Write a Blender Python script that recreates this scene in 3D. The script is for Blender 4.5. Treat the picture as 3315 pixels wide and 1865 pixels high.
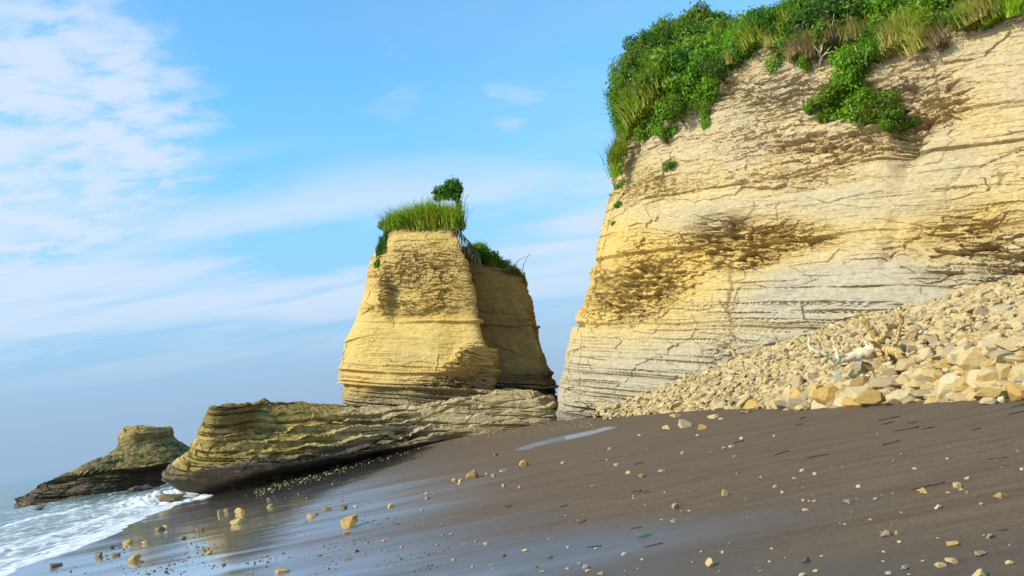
import bpy, math, random
import numpy as np
from mathutils import Matrix, Vector

random.seed(7)
rng = np.random.default_rng(7)
S = bpy.context.scene
for o in list(bpy.data.objects):
    bpy.data.objects.remove(o)

# ------------------------------------------------------------------ camera
PW, PH = 3315.0, 1865.0                     # size of the photograph, for turning pixels into directions
FPX = PW * 26.0 / 36.0
ROLL, PITCH, EYE = math.atan(0.142), math.atan(394 / FPX), 2.4
fw = np.array([0, math.cos(PITCH), math.sin(PITCH)])
up0 = np.array([0, -math.sin(PITCH), math.cos(PITCH)])
RGT = math.cos(ROLL) * np.array([1.0, 0, 0]) - math.sin(ROLL) * up0
UPV = math.sin(ROLL) * np.array([1.0, 0, 0]) + math.cos(ROLL) * up0
cam = bpy.data.cameras.new('camera')
cam.lens, cam.sensor_width, cam.clip_end = 26, 36, 40000
cam_o = bpy.data.objects.new('camera', cam)
S.collection.objects.link(cam_o)
cam_o.matrix_world = Matrix(((RGT[0], UPV[0], -fw[0], 0), (RGT[1], UPV[1], -fw[1], 0), (RGT[2], UPV[2], -fw[2], EYE), (0, 0, 0, 1)))
S.camera = cam_o

# ------------------------------------------------------------------ sky and sun
SUN_EL = math.radians(34)
SUN_AZ = math.atan2(-0.88, -0.475)           # from +Y towards +X, direction the light comes from
sun_vec = Vector((math.sin(SUN_AZ) * math.cos(SUN_EL), math.cos(SUN_AZ) * math.cos(SUN_EL), math.sin(SUN_EL)))
sl = bpy.data.lights.new('sun', 'SUN')
sl.energy, sl.angle, sl.color = 5.0, math.radians(0.53), (1.0, 0.91, 0.74)
sun = bpy.data.objects.new('sun', sl)
S.collection.objects.link(sun)
sun.rotation_euler = (-sun_vec).to_track_quat('-Z', 'Y').to_euler()

S.view_settings.view_transform = 'Standard'
S.view_settings.look = 'None'
S.view_settings.exposure = 0.20
S.view_settings.gamma = 1.0
S.render.film_transparent = False


class NT:
    """Small node-tree writer."""
    def __init__(self, tree):
        self.t = tree
        self.t.nodes.clear()

    def n(self, typ, ins=None, **kw):
        nd = self.t.nodes.new(typ)
        for k, v in kw.items():
            setattr(nd, k, v)
        for k, v in (ins or {}).items():
            sock = nd.inputs[k]
            if isinstance(v, bpy.types.NodeSocket):
                self.t.links.new(v, sock)
            else:
                sock.default_value = v
        return nd

    def math(self, op, a, b=None, c=None, clamp=False):
        ins = {0: a}
        if b is not None: ins[1] = b
        if c is not None: ins[2] = c
        return self.n('ShaderNodeMath', ins, operation=op, use_clamp=clamp).outputs[0]

    def mix(self, f, a, b, blend='MIX'):
        nd = self.n('ShaderNodeMix', {0: f}, data_type='RGBA', blend_type=blend)
        for i, v in ((6, a), (7, b)):
            if isinstance(v, bpy.types.NodeSocket): self.t.links.new(v, nd.inputs[i])
            else: nd.inputs[i].default_value = (*v, 1) if len(v) == 3 else v
        return nd.outputs[2]

    def ramp(self, f, lo, hi, a=0.0, b=1.0, smooth=True):
        return self.n('ShaderNodeMapRange', {0: f, 1: lo, 2: hi, 3: a, 4: b}, interpolation_type='SMOOTHSTEP' if smooth else 'LINEAR').outputs[0]

    def noise(self, vec, scale, detail=4.0, rough=0.55, dist=0.0):
        return self.n('ShaderNodeTexNoise', {'Vector': vec, 'Scale': scale, 'Detail': detail, 'Roughness': rough, 'Distortion': dist}).outputs[0]

    def mapping(self, vec, scale=(1, 1, 1), rot=(0, 0, 0), loc=(0, 0, 0)):
        return self.n('ShaderNodeMapping', {0: vec, 1: loc, 2: rot, 3: scale}).outputs[0]

    def attr(self, name):
        return self.n('ShaderNodeAttribute', attribute_name=name).outputs['Fac']


def pix_dir(px, py):
    d = fw * FPX + (px - PW / 2) * RGT - (py - PH / 2) * UPV
    return d / np.linalg.norm(d)


world = bpy.data.worlds.new('World')
S.world = world
world.use_nodes = True
w = NT(world.node_tree)
sky = w.n('ShaderNodeTexSky', sky_type='NISHITA')
sky.sun_disc = False
sky.sun_elevation = SUN_EL
sky.sun_rotation = SUN_AZ % (2 * math.pi)
sky.air_density, sky.dust_density, sky.ozone_density = 1.0, 0.6, 2.2
dirv = w.n('ShaderNodeTexCoord').outputs['Generated']
sep = w.n('ShaderNodeSeparateXYZ', {0: dirv})
graded = w.n('ShaderNodeHueSaturation', {'Saturation': 1.15, 'Value': 1.35, 'Color': sky.outputs[0]}).outputs[0]
graded = w.mix(1.0, graded, (1.18, 2.2, 2.15), 'MULTIPLY')
graded = w.mix(w.ramp(sep.outputs[2], 0.46, 0.03, 0.0, 0.95), graded, (2.75, 3.85, 5.9))
# cloud sheet: directions projected on a flat layer overhead
zz = w.math('ADD', w.math('MAXIMUM', sep.outputs[2], 0.0), 0.10)
cx = w.math('DIVIDE', sep.outputs[0], zz)
cy = w.math('DIVIDE', sep.outputs[1], zz)
flat = w.n('ShaderNodeCombineXYZ', {0: cx, 1: cy, 2: 0.0}).outputs[0]


def toward(px, py, inner, outer):
    d = pix_dir(px, py)
    dot = w.n('ShaderNodeVectorMath', {0: dirv, 1: tuple(d)}, operation='DOT_PRODUCT').outputs['Value']
    return w.ramp(dot, math.cos(math.radians(outer)), math.cos(math.radians(inner)))


big = w.noise(w.mapping(flat, (1.1, 0.8, 1), loc=(3.1, 0.4, 0)), 1.3, 4, 0.55)
puff = w.noise(w.mapping(flat, (1.0, 1.5, 1), rot=(0, 0, 0.35)), 7.0, 6, 0.58, 0.25)
field = w.math('MAXIMUM', toward(120, 400, 2, 15), w.math('MULTIPLY', toward(-500, 300, 2, 26), 0.8))
field = w.math('ADD', field, w.math('MULTIPLY', w.math('SUBTRACT', big, 0.52), 1.1), clamp=True)
field = w.math('MULTIPLY', field, toward(-150, 380, 9, 24))
m1 = w.math('MULTIPLY', w.ramp(w.math('ADD', puff, w.math('MULTIPLY', field, 0.22)), 0.42, 0.80), w.math('MULTIPLY', field, 1.15))
m1 = w.math('MAXIMUM', m1, w.math('MULTIPLY', field, 0.30))
streak = w.noise(w.mapping(flat, (0.42, 1.25, 1), rot=(0, 0, 0.16), loc=(0.7, 0.3, 0)), 1.5, 6, 0.55, 0.4)
low = w.ramp(sep.outputs[2], 0.06, 0.20)
lowtop = w.ramp(sep.outputs[2], 0.42, 0.26)
m2 = w.math('MULTIPLY', w.math('MULTIPLY', w.ramp(streak, 0.32, 0.60), 0.9), w.math('MULTIPLY', low, lowtop))
wisp_n = w.noise(w.mapping(flat, (1.0, 1.6, 1), rot=(0, 0, 0.9)), 2.6, 6, 0.55, 0.5)
wisp = w.math('MULTIPLY', w.ramp(wisp_n, 0.40, 0.75), w.math('MAXIMUM', toward(1680, 300, 0.5, 4.0), w.math('MULTIPLY', toward(1240, 230, 0.5, 5), 0.5)))
veil = w.math('MULTIPLY', w.noise(w.mapping(flat, (0.8, 1.6, 1), loc=(5, 2, 0)), 1.2, 5, 0.6), w.math('MULTIPLY', w.ramp(sep.outputs[0], -0.25, 0.15, 0.16, 0.42), 1.0))
cloud = w.math('MAXIMUM', w.math('MAXIMUM', m1, m2), w.math('MAXIMUM', w.math('MULTIPLY', wisp, 0.95), veil))
cloud = w.math('MULTIPLY', cloud, w.ramp(sep.outputs[2], 0.0, 0.14), clamp=True)
cloud = w.math('MULTIPLY', cloud, 0.86)
skycol = w.mix(cloud, graded, (6.4, 7.2, 8.4))
bg = w.n('ShaderNodeBackground', {'Color': skycol, 'Strength': 0.10})
w.t.links.new(bg.outputs[0], w.n('ShaderNodeOutputWorld').inputs[0])

# ------------------------------------------------------------------ helpers
def ray(px, py):
    d = fw * FPX + (px - PW / 2) * RGT - (py - PH / 2) * UPV
    return d / d[1]


def at(px, py, Y):                           # point on the ray of a pixel at depth Y
    return ray(px, py) * Y + np.array([0, 0, EYE])


def project(P):
    Q = P - np.array([0, 0, EYE])
    z = Q @ fw
    z = np.where(np.abs(z) < 1e-3, 1e-3, z)
    return PW / 2 + FPX * (Q @ RGT) / z, PH / 2 - FPX * (Q @ UPV) / z, z


def sm(e0, e1, x):
    t = np.clip((x - e0) / (e1 - e0), 0, 1)
    return t * t * (3 - 2 * t)


def _h(ix, iy, iz, seed):
    n = (ix * 374761393 + iy * 668265263 + iz * 2147483647 + seed * 144665) & 0xFFFFFFFF
    n = ((n ^ (n >> 13)) * 1274126177) & 0xFFFFFFFF
    n = ((n ^ (n >> 16)) * 2246822519) & 0xFFFFFFFF
    return ((n ^ (n >> 15)) & 0xFFFFFF) / float(0x1000000)


def vnoise(x, y, z, seed=0):                 # value noise in -1..1
    x, y, z = np.broadcast_arrays(np.asarray(x, float), np.asarray(y, float), np.asarray(z, float))
    fx, fy, fz = np.floor(x), np.floor(y), np.floor(z)
    ix, iy, iz = fx.astype(np.int64), fy.astype(np.int64), fz.astype(np.int64)
    u, v, t = x - fx, y - fy, z - fz
    u, v, t = u * u * (3 - 2 * u), v * v * (3 - 2 * v), t * t * (3 - 2 * t)
    r = 0
    for a in (0, 1):
        wa = u if a else 1 - u
        for b in (0, 1):
            wb = v if b else 1 - v
            for c in (0, 1):
                r = r + _h(ix + a, iy + b, iz + c, seed) * wa * wb * (t if c else 1 - t)
    return r * 2 - 1


def fbm(x, y, z, octv=4, seed=0, gain=0.5):
    r, a, f = 0, 1.0, 1.0
    for i in range(octv):
        r = r + a * vnoise(x * f, y * f, z * f, seed + i * 13)
        a *= gain
        f *= 2.03
    return r


def cells(x, y, z, seed=0):
    """Cellular noise: random value of the nearest cell and distance to the border (F2-F1)."""
    fx, fy, fz = np.floor(x), np.floor(y), np.floor(z)
    ix, iy, iz = fx.astype(np.int64), fy.astype(np.int64), fz.astype(np.int64)
    f1 = np.full(x.shape, 9.0); f2 = f1.copy(); val = np.zeros(x.shape)
    for a in (-1, 0, 1):
        for b in (-1, 0, 1):
            for c in (-1, 0, 1):
                jx, jy, jz = ix + a, iy + b, iz + c
                dx = jx + _h(jx, jy, jz, seed) - x
                dy = jy + _h(jx, jy, jz, seed + 1) - y
                dz = jz + _h(jx, jy, jz, seed + 2) - z
                d = dx * dx + dy * dy + dz * dz
                near = d < f1
                f2 = np.where(near, f1, np.minimum(f2, d))
                val = np.where(near, _h(jx, jy, jz, seed + 3), val)
                f1 = np.where(near, d, f1)
    return val * 2 - 1, np.sqrt(f2) - np.sqrt(f1)


def mesh_np(name, V, F, mat=None, attrs=None, smooth=False):
    """A mesh from numpy arrays; F is (n,3) or (n,4)."""
    m = bpy.data.meshes.new(name)
    k = F.shape[1]
    m.vertices.add(len(V))
    m.vertices.foreach_set('co', np.ascontiguousarray(V, np.float32).ravel())
    m.loops.add(F.size)
    m.loops.foreach_set('vertex_index', np.ascontiguousarray(F, np.int32).ravel())
    m.polygons.add(len(F))
    m.polygons.foreach_set('loop_start', np.arange(0, F.size, k, dtype=np.int32))
    m.polygons.foreach_set('loop_total', np.full(len(F), k, np.int32))
    m.polygons.foreach_set('use_smooth', np.full(len(F), smooth, bool))
    m.update(calc_edges=True)
    m.validate()
    for an, av in (attrs or {}).items():
        a = m.attributes.new(an, 'FLOAT', 'POINT')
        a.data.foreach_set('value', np.ascontiguousarray(av, np.float32).ravel())
    if mat: m.materials.append(mat)
    return m


def link(name, data, parent=None, loc=None, label=None, cat=None, group=None, kind=None):
    o = bpy.data.objects.new(name, data)
    S.collection.objects.link(o)
    if parent is not None: o.parent = parent
    if loc is not None: o.location = loc
    tag(o, label, cat, group, kind)
    return o


def tag(o, label=None, cat=None, group=None, kind=None):
    for k, v in (('label', label), ('category', cat), ('group', group), ('kind', kind)):
        if v: o[k] = v
    return o


def grid_faces(nu, nv, wrap=False):
    """Quads of a grid with nu columns and nv rows, index = row*nu+col."""
    c = np.arange(nu if wrap else nu - 1)
    r = np.arange(nv - 1)
    C, Rr = np.meshgrid(c, r)
    C2 = (C + 1) % nu
    return np.stack([Rr * nu + C, Rr * nu + C2, (Rr + 1) * nu + C2, (Rr + 1) * nu + C], -1).reshape(-1, 4)


def tube(path, radii, sides=8, seed=0, rough=0.0):
    path = np.asarray(path, float)
    n = len(path)
    V = []
    up = np.array([0.13, 0.21, 0.97])
    for i in range(n):
        t = path[min(i + 1, n - 1)] - path[max(i - 1, 0)]
        t /= np.linalg.norm(t) + 1e-9
        a = np.cross(t, up)
        if np.linalg.norm(a) < 1e-3: a = np.cross(t, [1, 0, 0])
        a /= np.linalg.norm(a)
        b = np.cross(t, a)
        for k in range(sides):
            an = 2 * math.pi * k / sides
            rr = radii[i] * (1 + rough * float(vnoise(i * 0.7, k * 1.7, seed * 3.1, seed)))
            V.append(path[i] + rr * (math.cos(an) * a + math.sin(an) * b))
    F = grid_faces(sides, n, True).tolist()
    V += [path[0], path[-1]]
    b0, e0 = len(V) - 2, len(V) - 1
    for k in range(sides):
        F.append([b0, (k + 1) % sides, k, k]); F.append([e0, (n - 1) * sides + k, (n - 1) * sides + (k + 1) % sides, (n - 1) * sides + (k + 1) % sides])
    return np.array(V), F


def py_mesh(name, V, F, mat, smooth=True):
    m = bpy.data.meshes.new(name)
    m.from_pydata([tuple(v) for v in V], [], [tuple(dict.fromkeys(f)) for f in F])
    m.update()
    for p in m.polygons: p.use_smooth = smooth
    m.materials.append(mat)
    return m


def spline(pts, n):
    """Catmull-Rom through pts, n samples evenly by length."""
    P = np.asarray(pts, float)
    P = np.vstack([2 * P[0] - P[1], P, 2 * P[-1] - P[-2]])
    out = []
    for i in range(1, len(P) - 2):
        t = np.linspace(0, 1, 60, endpoint=False)[:, None]
        a, b, c, d = P[i - 1], P[i], P[i + 1], P[i + 2]
        out.append(0.5 * (2 * b + (c - a) * t + (2 * a - 5 * b + 4 * c - d) * t ** 2 + (3 * b - a - 3 * c + d) * t ** 3))
    out.append(P[-2][None])
    Q = np.vstack(out)
    L = np.concatenate([[0], np.cumsum(np.linalg.norm(np.diff(Q[:, :2], axis=0), axis=1))])
    s = np.linspace(0, L[-1], n)
    return np.stack([np.interp(s, L, Q[:, k]) for k in range(Q.shape[1])], 1)


# ------------------------------------------------------------------ materials
def material(name):
    m = bpy.data.materials.new(name)
    m.use_nodes = True
    return m, NT(m.node_tree)


def finish(t, bsdf):
    t.t.links.new(bsdf.outputs[0], t.n('ShaderNodeOutputMaterial').inputs[0])


def rock_material(name):
    """Layered sandstone. Attributes say where the rock is ochre, broken or darkened by painted shade, overgrown with algae or wet and dark."""
    m, t = material(name)
    co = t.n('ShaderNodeTexCoord').outputs['Object']
    s = t.n('ShaderNodeSeparateXYZ', {0: co})
    zs = t.math('ADD', s.outputs[2], t.math('ADD', t.math('MULTIPLY', s.outputs[0], 0.18), t.math('MULTIPLY', s.outputs[1], -0.10)))
    lay = t.n('ShaderNodeCombineXYZ', {0: t.math('MULTIPLY', s.outputs[0], 0.10), 1: t.math('MULTIPLY', s.outputs[1], 0.10), 2: t.math('MULTIPLY', zs, 1.6)}).outputs[0]
    lay2 = t.n('ShaderNodeCombineXYZ', {0: t.math('MULTIPLY', s.outputs[0], 0.45), 1: t.math('MULTIPLY', s.outputs[1], 0.45), 2: t.math('MULTIPLY', zs, 7.0)}).outputs[0]
    n1 = t.noise(lay, 1.0, 4, 0.6)
    n2 = t.noise(lay2, 1.0, 5, 0.65)
    patch = t.noise(co, 0.22, 5, 0.6)
    fine = t.noise(co, 3.5, 6, 0.65)
    och = t.attr('ochre')
    f = t.math('ADD', och, t.math('MULTIPLY', t.math('SUBTRACT', patch, 0.5), 1.1), clamp=True)
    col = t.mix(f, (0.490, 0.375, 0.205), (0.55, 0.380, 0.115))
    col = t.mix(t.math('MULTIPLY', t.ramp(t.noise(co, 0.35, 6, 0.65), 0.45, 0.66), t.ramp(f, 0.6, 0.1, 0.0, 0.75)), col, (0.42, 0.325, 0.215))
    grey = t.math('MULTIPLY', t.attr('grey'), t.ramp(t.math('ADD', n1, t.math('MULTIPLY', patch, 0.4)), 0.34, 0.72))
    col = t.mix(grey, col, (0.385, 0.335, 0.245))
    col = t.mix(t.math('MULTIPLY', t.ramp(n1, 0.56, 0.72), 0.40), col, (0.32, 0.205, 0.085))
    col = t.mix(t.math('MULTIPLY', t.ramp(n1, 0.42, 0.27), 0.40), col, (0.56, 0.455, 0.275))
    col = t.mix(t.math('MULTIPLY', t.ramp(n2, 0.56, 0.75), 0.45), col, (0.24, 0.165, 0.075))
    col = t.mix(t.math('MULTIPLY', t.attr('broken'), t.ramp(fine, 0.35, 0.65, 0.30, 0.85)), col, (0.24, 0.150, 0.048))  # browner broken rock; also paints shade into hollows and the rear column
    col = t.mix(t.math('MULTIPLY', t.attr('earth_shade'), t.ramp(fine, 0.3, 0.6, 0.5, 1.0)), col, (0.145, 0.088, 0.036))  # soil and crust on tops; also paints shade over the rear column
    alg = t.math('MULTIPLY', t.attr('algae'), t.ramp(t.noise(co, 1.1, 6, 0.68), 0.34, 0.60))
    col = t.mix(t.math('MULTIPLY', alg, 0.9), col, (0.215, 0.150, 0.028))
    col = t.mix(t.math('MULTIPLY', t.attr('moss'), t.ramp(t.noise(co, 1.7, 5, 0.65), 0.38, 0.62)), col, (0.070, 0.072, 0.018))
    wet = t.math('MULTIPLY', t.attr('wet'), t.ramp(t.noise(co, 0.9, 5, 0.6), 0.2, 0.5, 0.55, 1.0), clamp=True)
    col = t.mix(wet, col, (0.085, 0.060, 0.036))
    col = t.mix(t.ramp(fine, 0.62, 0.40, 0.0, 0.28), col, t.mix(1.0, col, (0.55, 0.48, 0.40), 'MULTIPLY'))
    hgt = t.math('ADD', t.math('MULTIPLY', n2, 0.6), t.math('MULTIPLY', fine, 0.55))
    bump = t.n('ShaderNodeBump', {'Strength': 0.9, 'Distance': 0.16, 'Height': hgt})
    b = t.n('ShaderNodeBsdfPrincipled', {'Base Color': col, 'Roughness': t.ramp(wet, 0, 1, 0.93, 0.6), 'Normal': bump.outputs[0]})
    b.inputs['Specular IOR Level'].default_value = 0.25
    finish(t, b)
    return m


M_ROCK = rock_material('layered_sandstone')


def stone_material(name, cols, rough=0.85):
    m, t = material(name)
    co = t.n('ShaderNodeTexCoord').outputs['Object']
    rnd = t.n('ShaderNodeObjectInfo').outputs['Random']
    isl = t.attr('tone')
    n = t.noise(co, 3.0, 5, 0.6)
    fine = t.noise(co, 14.0, 4, 0.6)
    s = t.n('ShaderNodeSeparateXYZ', {0: co})
    band = t.noise(t.n('ShaderNodeCombineXYZ', {0: 0.3, 1: t.math('MULTIPLY', s.outputs[1], 0.6), 2: t.math('MULTIPLY', s.outputs[2], 6.0)}).outputs[0], 1.3, 3, 0.6)
    pick = t.math('FRACT', t.math('ADD', rnd, t.math('MULTIPLY', isl, 0.999)))
    col = t.mix(t.ramp(pick, 0.15, 0.95, smooth=False), cols[0], cols[1])
    col = t.mix(t.math('MULTIPLY', t.ramp(pick, 0.80, 0.88), 0.8), col, cols[2])
    col = t.mix(t.ramp(band, 0.5, 0.75, 0, 0.35), col, t.mix(1.0, col, (0.6, 0.45, 0.3), 'MULTIPLY'))
    col = t.mix(t.ramp(n, 0.42, 0.66, 0, 0.5), col, t.mix(1.0, col, (0.72, 0.62, 0.48), 'MULTIPLY'))
    bump = t.n('ShaderNodeBump', {'Strength': 0.5, 'Distance': 0.04, 'Height': t.math('ADD', n, t.math('MULTIPLY', fine, 0.4))})
    b = t.n('ShaderNodeBsdfPrincipled', {'Base Color': col, 'Roughness': rough, 'Normal': bump.outputs[0]})
    b.inputs['Specular IOR Level'].default_value = 0.3
    finish(t, b)
    return m


M_STONE = stone_material('pale_sandstone', [(0.46, 0.355, 0.19), (0.44, 0.30, 0.115), (0.27, 0.215, 0.14)])
M_OCHRE = stone_material('ochre_sandstone', [(0.47, 0.31, 0.10), (0.40, 0.24, 0.07), (0.30, 0.20, 0.09)])
M_GREY = stone_material('grey_stone', [(0.25, 0.225, 0.19), (0.31, 0.275, 0.225), (0.24, 0.23, 0.22)], 0.75)
M_WHITE = stone_material('white_stone', [(0.50, 0.41, 0.25), (0.50, 0.39, 0.215), (0.46, 0.37, 0.23)])
M_BROWN = stone_material('brown_wet_stone', [(0.20, 0.135, 0.06), (0.15, 0.10, 0.055), (0.08, 0.065, 0.05)], 0.45)


def simple(name, col, rough=0.9, var=0.4, scale=6.0, bump=0.3, stretch=(1, 1, 1)):
    m, t = material(name)
    co = t.mapping(t.n('ShaderNodeTexCoord').outputs['Object'], stretch)
    n = t.noise(co, scale, 5, 0.6)
    c = t.mix(t.ramp(n, 0.35, 0.68), col, tuple(x * (1 - var) for x in col))
    b = t.n('ShaderNodeBsdfPrincipled', {'Base Color': c, 'Roughness': rough,
            'Normal': t.n('ShaderNodeBump', {'Strength': bump, 'Distance': 0.03, 'Height': n}).outputs[0]})
    finish(t, b)
    return m


M_WOOD = simple('weathered_wood', (0.58, 0.39, 0.14), 0.8, 0.65, 9.0, 1.0, (2.5, 2.5, 0.5))
M_PALEWOOD = simple('bleached_wood', (0.72, 0.60, 0.38), 0.8, 0.35, 6.0, 0.4)
M_TWIG = simple('dark_wet_twig', (0.035, 0.027, 0.017), 0.8, 0.5)
M_ROOT = simple('dry_root', (0.16, 0.11, 0.06), 0.9, 0.5)
M_BARK = simple('grey_bark', (0.16, 0.13, 0.09), 0.9, 0.4)
M_DEAD = simple('dead_branch', (0.46, 0.40, 0.30), 0.85, 0.3)


def leaf_material(name, a, b_, dry=None):
    m, t = material(name)
    tone = t.attr('tone')
    rnd = t.n('ShaderNodeObjectInfo').outputs['Random']
    col = t.mix(tone, a, b_)
    if dry: col = t.mix(t.ramp(tone, 0.90, 0.97), col, dry)
    hs = t.n('ShaderNodeHueSaturation', {'Hue': t.ramp(rnd, 0, 1, 0.485, 0.515), 'Saturation': 1.0, 'Value': t.ramp(rnd, 0, 1, 0.75, 1.2), 'Color': col}).outputs[0]
    p = t.n('ShaderNodeBsdfPrincipled', {'Base Color': hs, 'Roughness': 0.5})
    p.inputs['Specular IOR Level'].default_value = 0.3
    tr = t.n('ShaderNodeBsdfTranslucent', {'Color': t.mix(1.0, hs, (1.3, 1.4, 0.5), 'MULTIPLY')})
    mx = t.n('ShaderNodeMixShader', {0: 0.42, 1: p.outputs[0], 2: tr.outputs[0]})
    finish(t, mx)
    return m


M_LEAF = leaf_material('bush_leaves', (0.060, 0.140, 0.005), (0.240, 0.370, 0.014), (0.26, 0.24, 0.03))
M_LEAF2 = leaf_material('dark_bush_leaves', (0.030, 0.095, 0.008), (0.105, 0.230, 0.014))
M_LEAF3 = leaf_material('yellow_green_leaves', (0.08, 0.15, 0.010), (0.20, 0.26, 0.020), (0.30, 0.22, 0.04))
M_GRASS = leaf_material('tall_grass', (0.13, 0.23, 0.010), (0.40, 0.47, 0.03), (0.42, 0.34, 0.10))
M_STRAW = leaf_material('straw_grass', (0.27, 0.24, 0.05), (0.45, 0.38, 0.11), (0.36, 0.25, 0.12))
M_DRY = leaf_material('dry_stalks', (0.20, 0.14, 0.07), (0.34, 0.25, 0.13))

# ------------------------------------------------------------------ beach
def shore(x, y):                              # metres inland of the waterline
    return (x + 8.8 + 0.24 * y) / 1.03


def sand_z(x, y):
    s = shore(x, y)
    z = np.where(s > 23, 0.055 * 23 + 0.012 * (s - 23), 0.055 * s)
    z = np.where(s < -12, -0.66 + 0.16 * (s + 12), z)
    z = np.maximum(z, -4.0)
    z = z + 0.62 * np.exp(-((x + 8) ** 2 / 90 + (y - 56) ** 2 / 50))
    near = np.exp(-(x ** 2 + y ** 2) / 5000)
    z = z + near * (0.016 * fbm(x * 0.14, y * 0.55 + 0.06 * x, 0.3, 3, 5) + 0.05 * vnoise(x * 0.09, y * 0.05, 1.0, 9))
    return z


def on_sand(px, py):
    d = ray(px, py)
    lo, hi = 1.5, 160.0
    tt = np.linspace(lo, hi, 1600)
    g = EYE + d[2] * tt - sand_z(d[0] * tt, tt)
    i = int(np.argmax(g < 0)) if (g < 0).any() else len(tt) - 1
    t0 = tt[max(i - 1, 0)] + (tt[1] - tt[0]) * (g[max(i - 1, 0)] / (g[max(i - 1, 0)] - g[i] + 1e-9))
    x, y = d[0] * t0, t0
    return np.array([x, y, float(sand_z(np.array(x), np.array(y)))])


def axis(parts):
    a = [np.arange(p[0], p[1], p[2]) for p in parts]
    return np.unique(np.round(np.concatenate(a), 4))


gx = axis([(-3000, -300, 300), (-300, -60, 20), (-60, -28, 1.0), (-28, 14, 0.2), (14, 60, 1.2), (60, 300, 20), (300, 3001, 300)])
gy = axis([(-3000, -300, 300), (-300, -20, 20), (-20, 3, 1.0), (3, 24, 0.14), (24, 50, 0.2), (50, 75, 0.5), (75, 130, 3), (130, 400, 30), (400, 4001, 300)])
GX, GY = np.meshgrid(gx, gy)
bx, by = GX.ravel(), GY.ravel()
bz = sand_z(bx, by)
s_ = shore(bx, by)
edge = np.interp(by, [0, 8, 11, 16, 20, 22, 26, 31, 36, 45, 60], [15, 13.2, 11.6, 10.2, 9.2, 9.4, 10.2, 11.4, 12.8, 13.8, 12])
nz = 1.5 * fbm(bx * 0.09, by * 0.42 + bx * 0.04, 0.0, 3, 21)
wet = sm(2.6, -2.2, s_ - edge + nz)
pa, pb = on_sand(1700, 1448)[:2], on_sand(1965, 1386)[:2]
pt = np.clip(((bx - pa[0]) * (pb - pa)[0] + (by - pa[1]) * (pb - pa)[1]) / ((pb - pa) @ (pb - pa)), 0, 1)
pdist = np.hypot(bx - pa[0] - pt * (pb - pa)[0], (by - pa[1] - pt * (pb - pa)[1]) * 0.35)
puddle = np.exp(-(pdist / (0.42 + 0.55 * np.sin(pt * math.pi) + 0.10 * fbm(bx * 1.3, by * 0.7, 0, 3, 23))) ** 2) 
mid = np.exp(-((s_ - 9.3) / 1.7) ** 2) * sm(11, 15, by) * sm(26, 20, by)
wet = np.maximum(wet, sm(0.25, 0.6, puddle)) 
fedge = np.interp(by, [0, 8, 25, 32, 40, 48], [7.6, 7.6, 7.4, 9.0, 11.5, 13.0])
film = np.clip(sm(0.7, -1.1, s_ - fedge + 0.45 * nz), 0, 1)
sheen = np.clip(sm(5.5, -0.5, s_ - fedge + 1.2 * nz), 0, 1) * sm(34, 24, by)
dry_band = np.exp(-((s_ - np.interp(by, [8, 12, 18, 26], [9.4, 8.2, 7.2, 7.6])) / 0.75) ** 2) * sm(10, 13, by) * sm(27, 22, by)
film = film * (1 - 0.85 * dry_band)
wet = wet * (1 - 0.55 * dry_band)
film = np.maximum(film, 0.35 * sm(0.35, 0.75, puddle))
sheen = np.maximum(sheen, 1.6 * sm(0.3, 0.7, puddle))
bz = bz - 0.02 * sm(0.3, 0.7, puddle)
rkx = np.exp(-((bx + 11 + 0.0 * by) ** 2 / 60 + (by - 52) ** 2 / 70))

m, t = material('dark_sand')
co = t.n('ShaderNodeTexCoord').outputs['Object']
wav = t.mapping(co, (0.14, 1.0, 1.0), rot=(0, 0, 0.10))
st = t.noise(wav, 1.1, 5, 0.6)
st2 = t.noise(t.mapping(co, (0.16, 1.5, 1.0), rot=(0, 0, 0.10)), 2.2, 5, 0.6, 0.3)
grain = t.noise(co, 60.0, 3, 0.6)
speck = t.noise(co, 9.0, 5, 0.6)
wetv = t.math('ADD', t.attr('wetness'), t.math('MULTIPLY', t.math('SUBTRACT', st, 0.5), 0.7), clamp=True)
wetv = t.math('MULTIPLY', wetv, t.ramp(t.attr('wetness'), 0.02, 0.2))
filmv = t.math('ADD', t.attr('film'), t.math('MULTIPLY', t.math('SUBTRACT', st2, 0.50), 1.9), clamp=True)
filmv = t.math('MULTIPLY', filmv, t.ramp(t.attr('film'), 0.01, 0.3))
col = t.mix(t.ramp(st2, 0.38, 0.64), (0.152, 0.098, 0.056), (0.120, 0.078, 0.046))
col = t.mix(t.ramp(speck, 0.55, 0.75, 0, 0.35), col, (0.118, 0.084, 0.055))
grit = t.noise(co, 22.0, 4, 0.7)
col = t.mix(t.ramp(grit, 0.40, 0.62, 0.0, 0.40), col, (0.045, 0.034, 0.026))
tide = t.ramp(t.math('ABSOLUTE', t.math('SUBTRACT', t.noise(t.mapping(co, (0.10, 0.9, 1.0), rot=(0, 0, 0.12)), 0.8, 5, 0.6), 0.5)), 0.0, 0.012, 0.45, 0.0)
col = t.mix(tide, col, (0.050, 0.038, 0.028))
col = t.mix(t.math('MULTIPLY', wetv, 0.55), col, (0.045, 0.036, 0.029))
rough = t.math('SUBTRACT', t.ramp(wetv, 0.0, 1.0, 0.80, 0.52, smooth=False), t.math('MULTIPLY', filmv, 0.04))
hh = t.math('ADD', t.math('MULTIPLY', grain, 0.25), t.math('MULTIPLY', speck, 0.6))
bs = t.ramp(wetv, 0, 1, 0.55, 0.06)
bump = t.n('ShaderNodeBump', {'Strength': bs, 'Distance': 0.03, 'Height': hh})
b = t.n('ShaderNodeBsdfPrincipled', {'Base Color': col, 'Roughness': rough, 'Normal': bump.outputs[0]})
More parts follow.
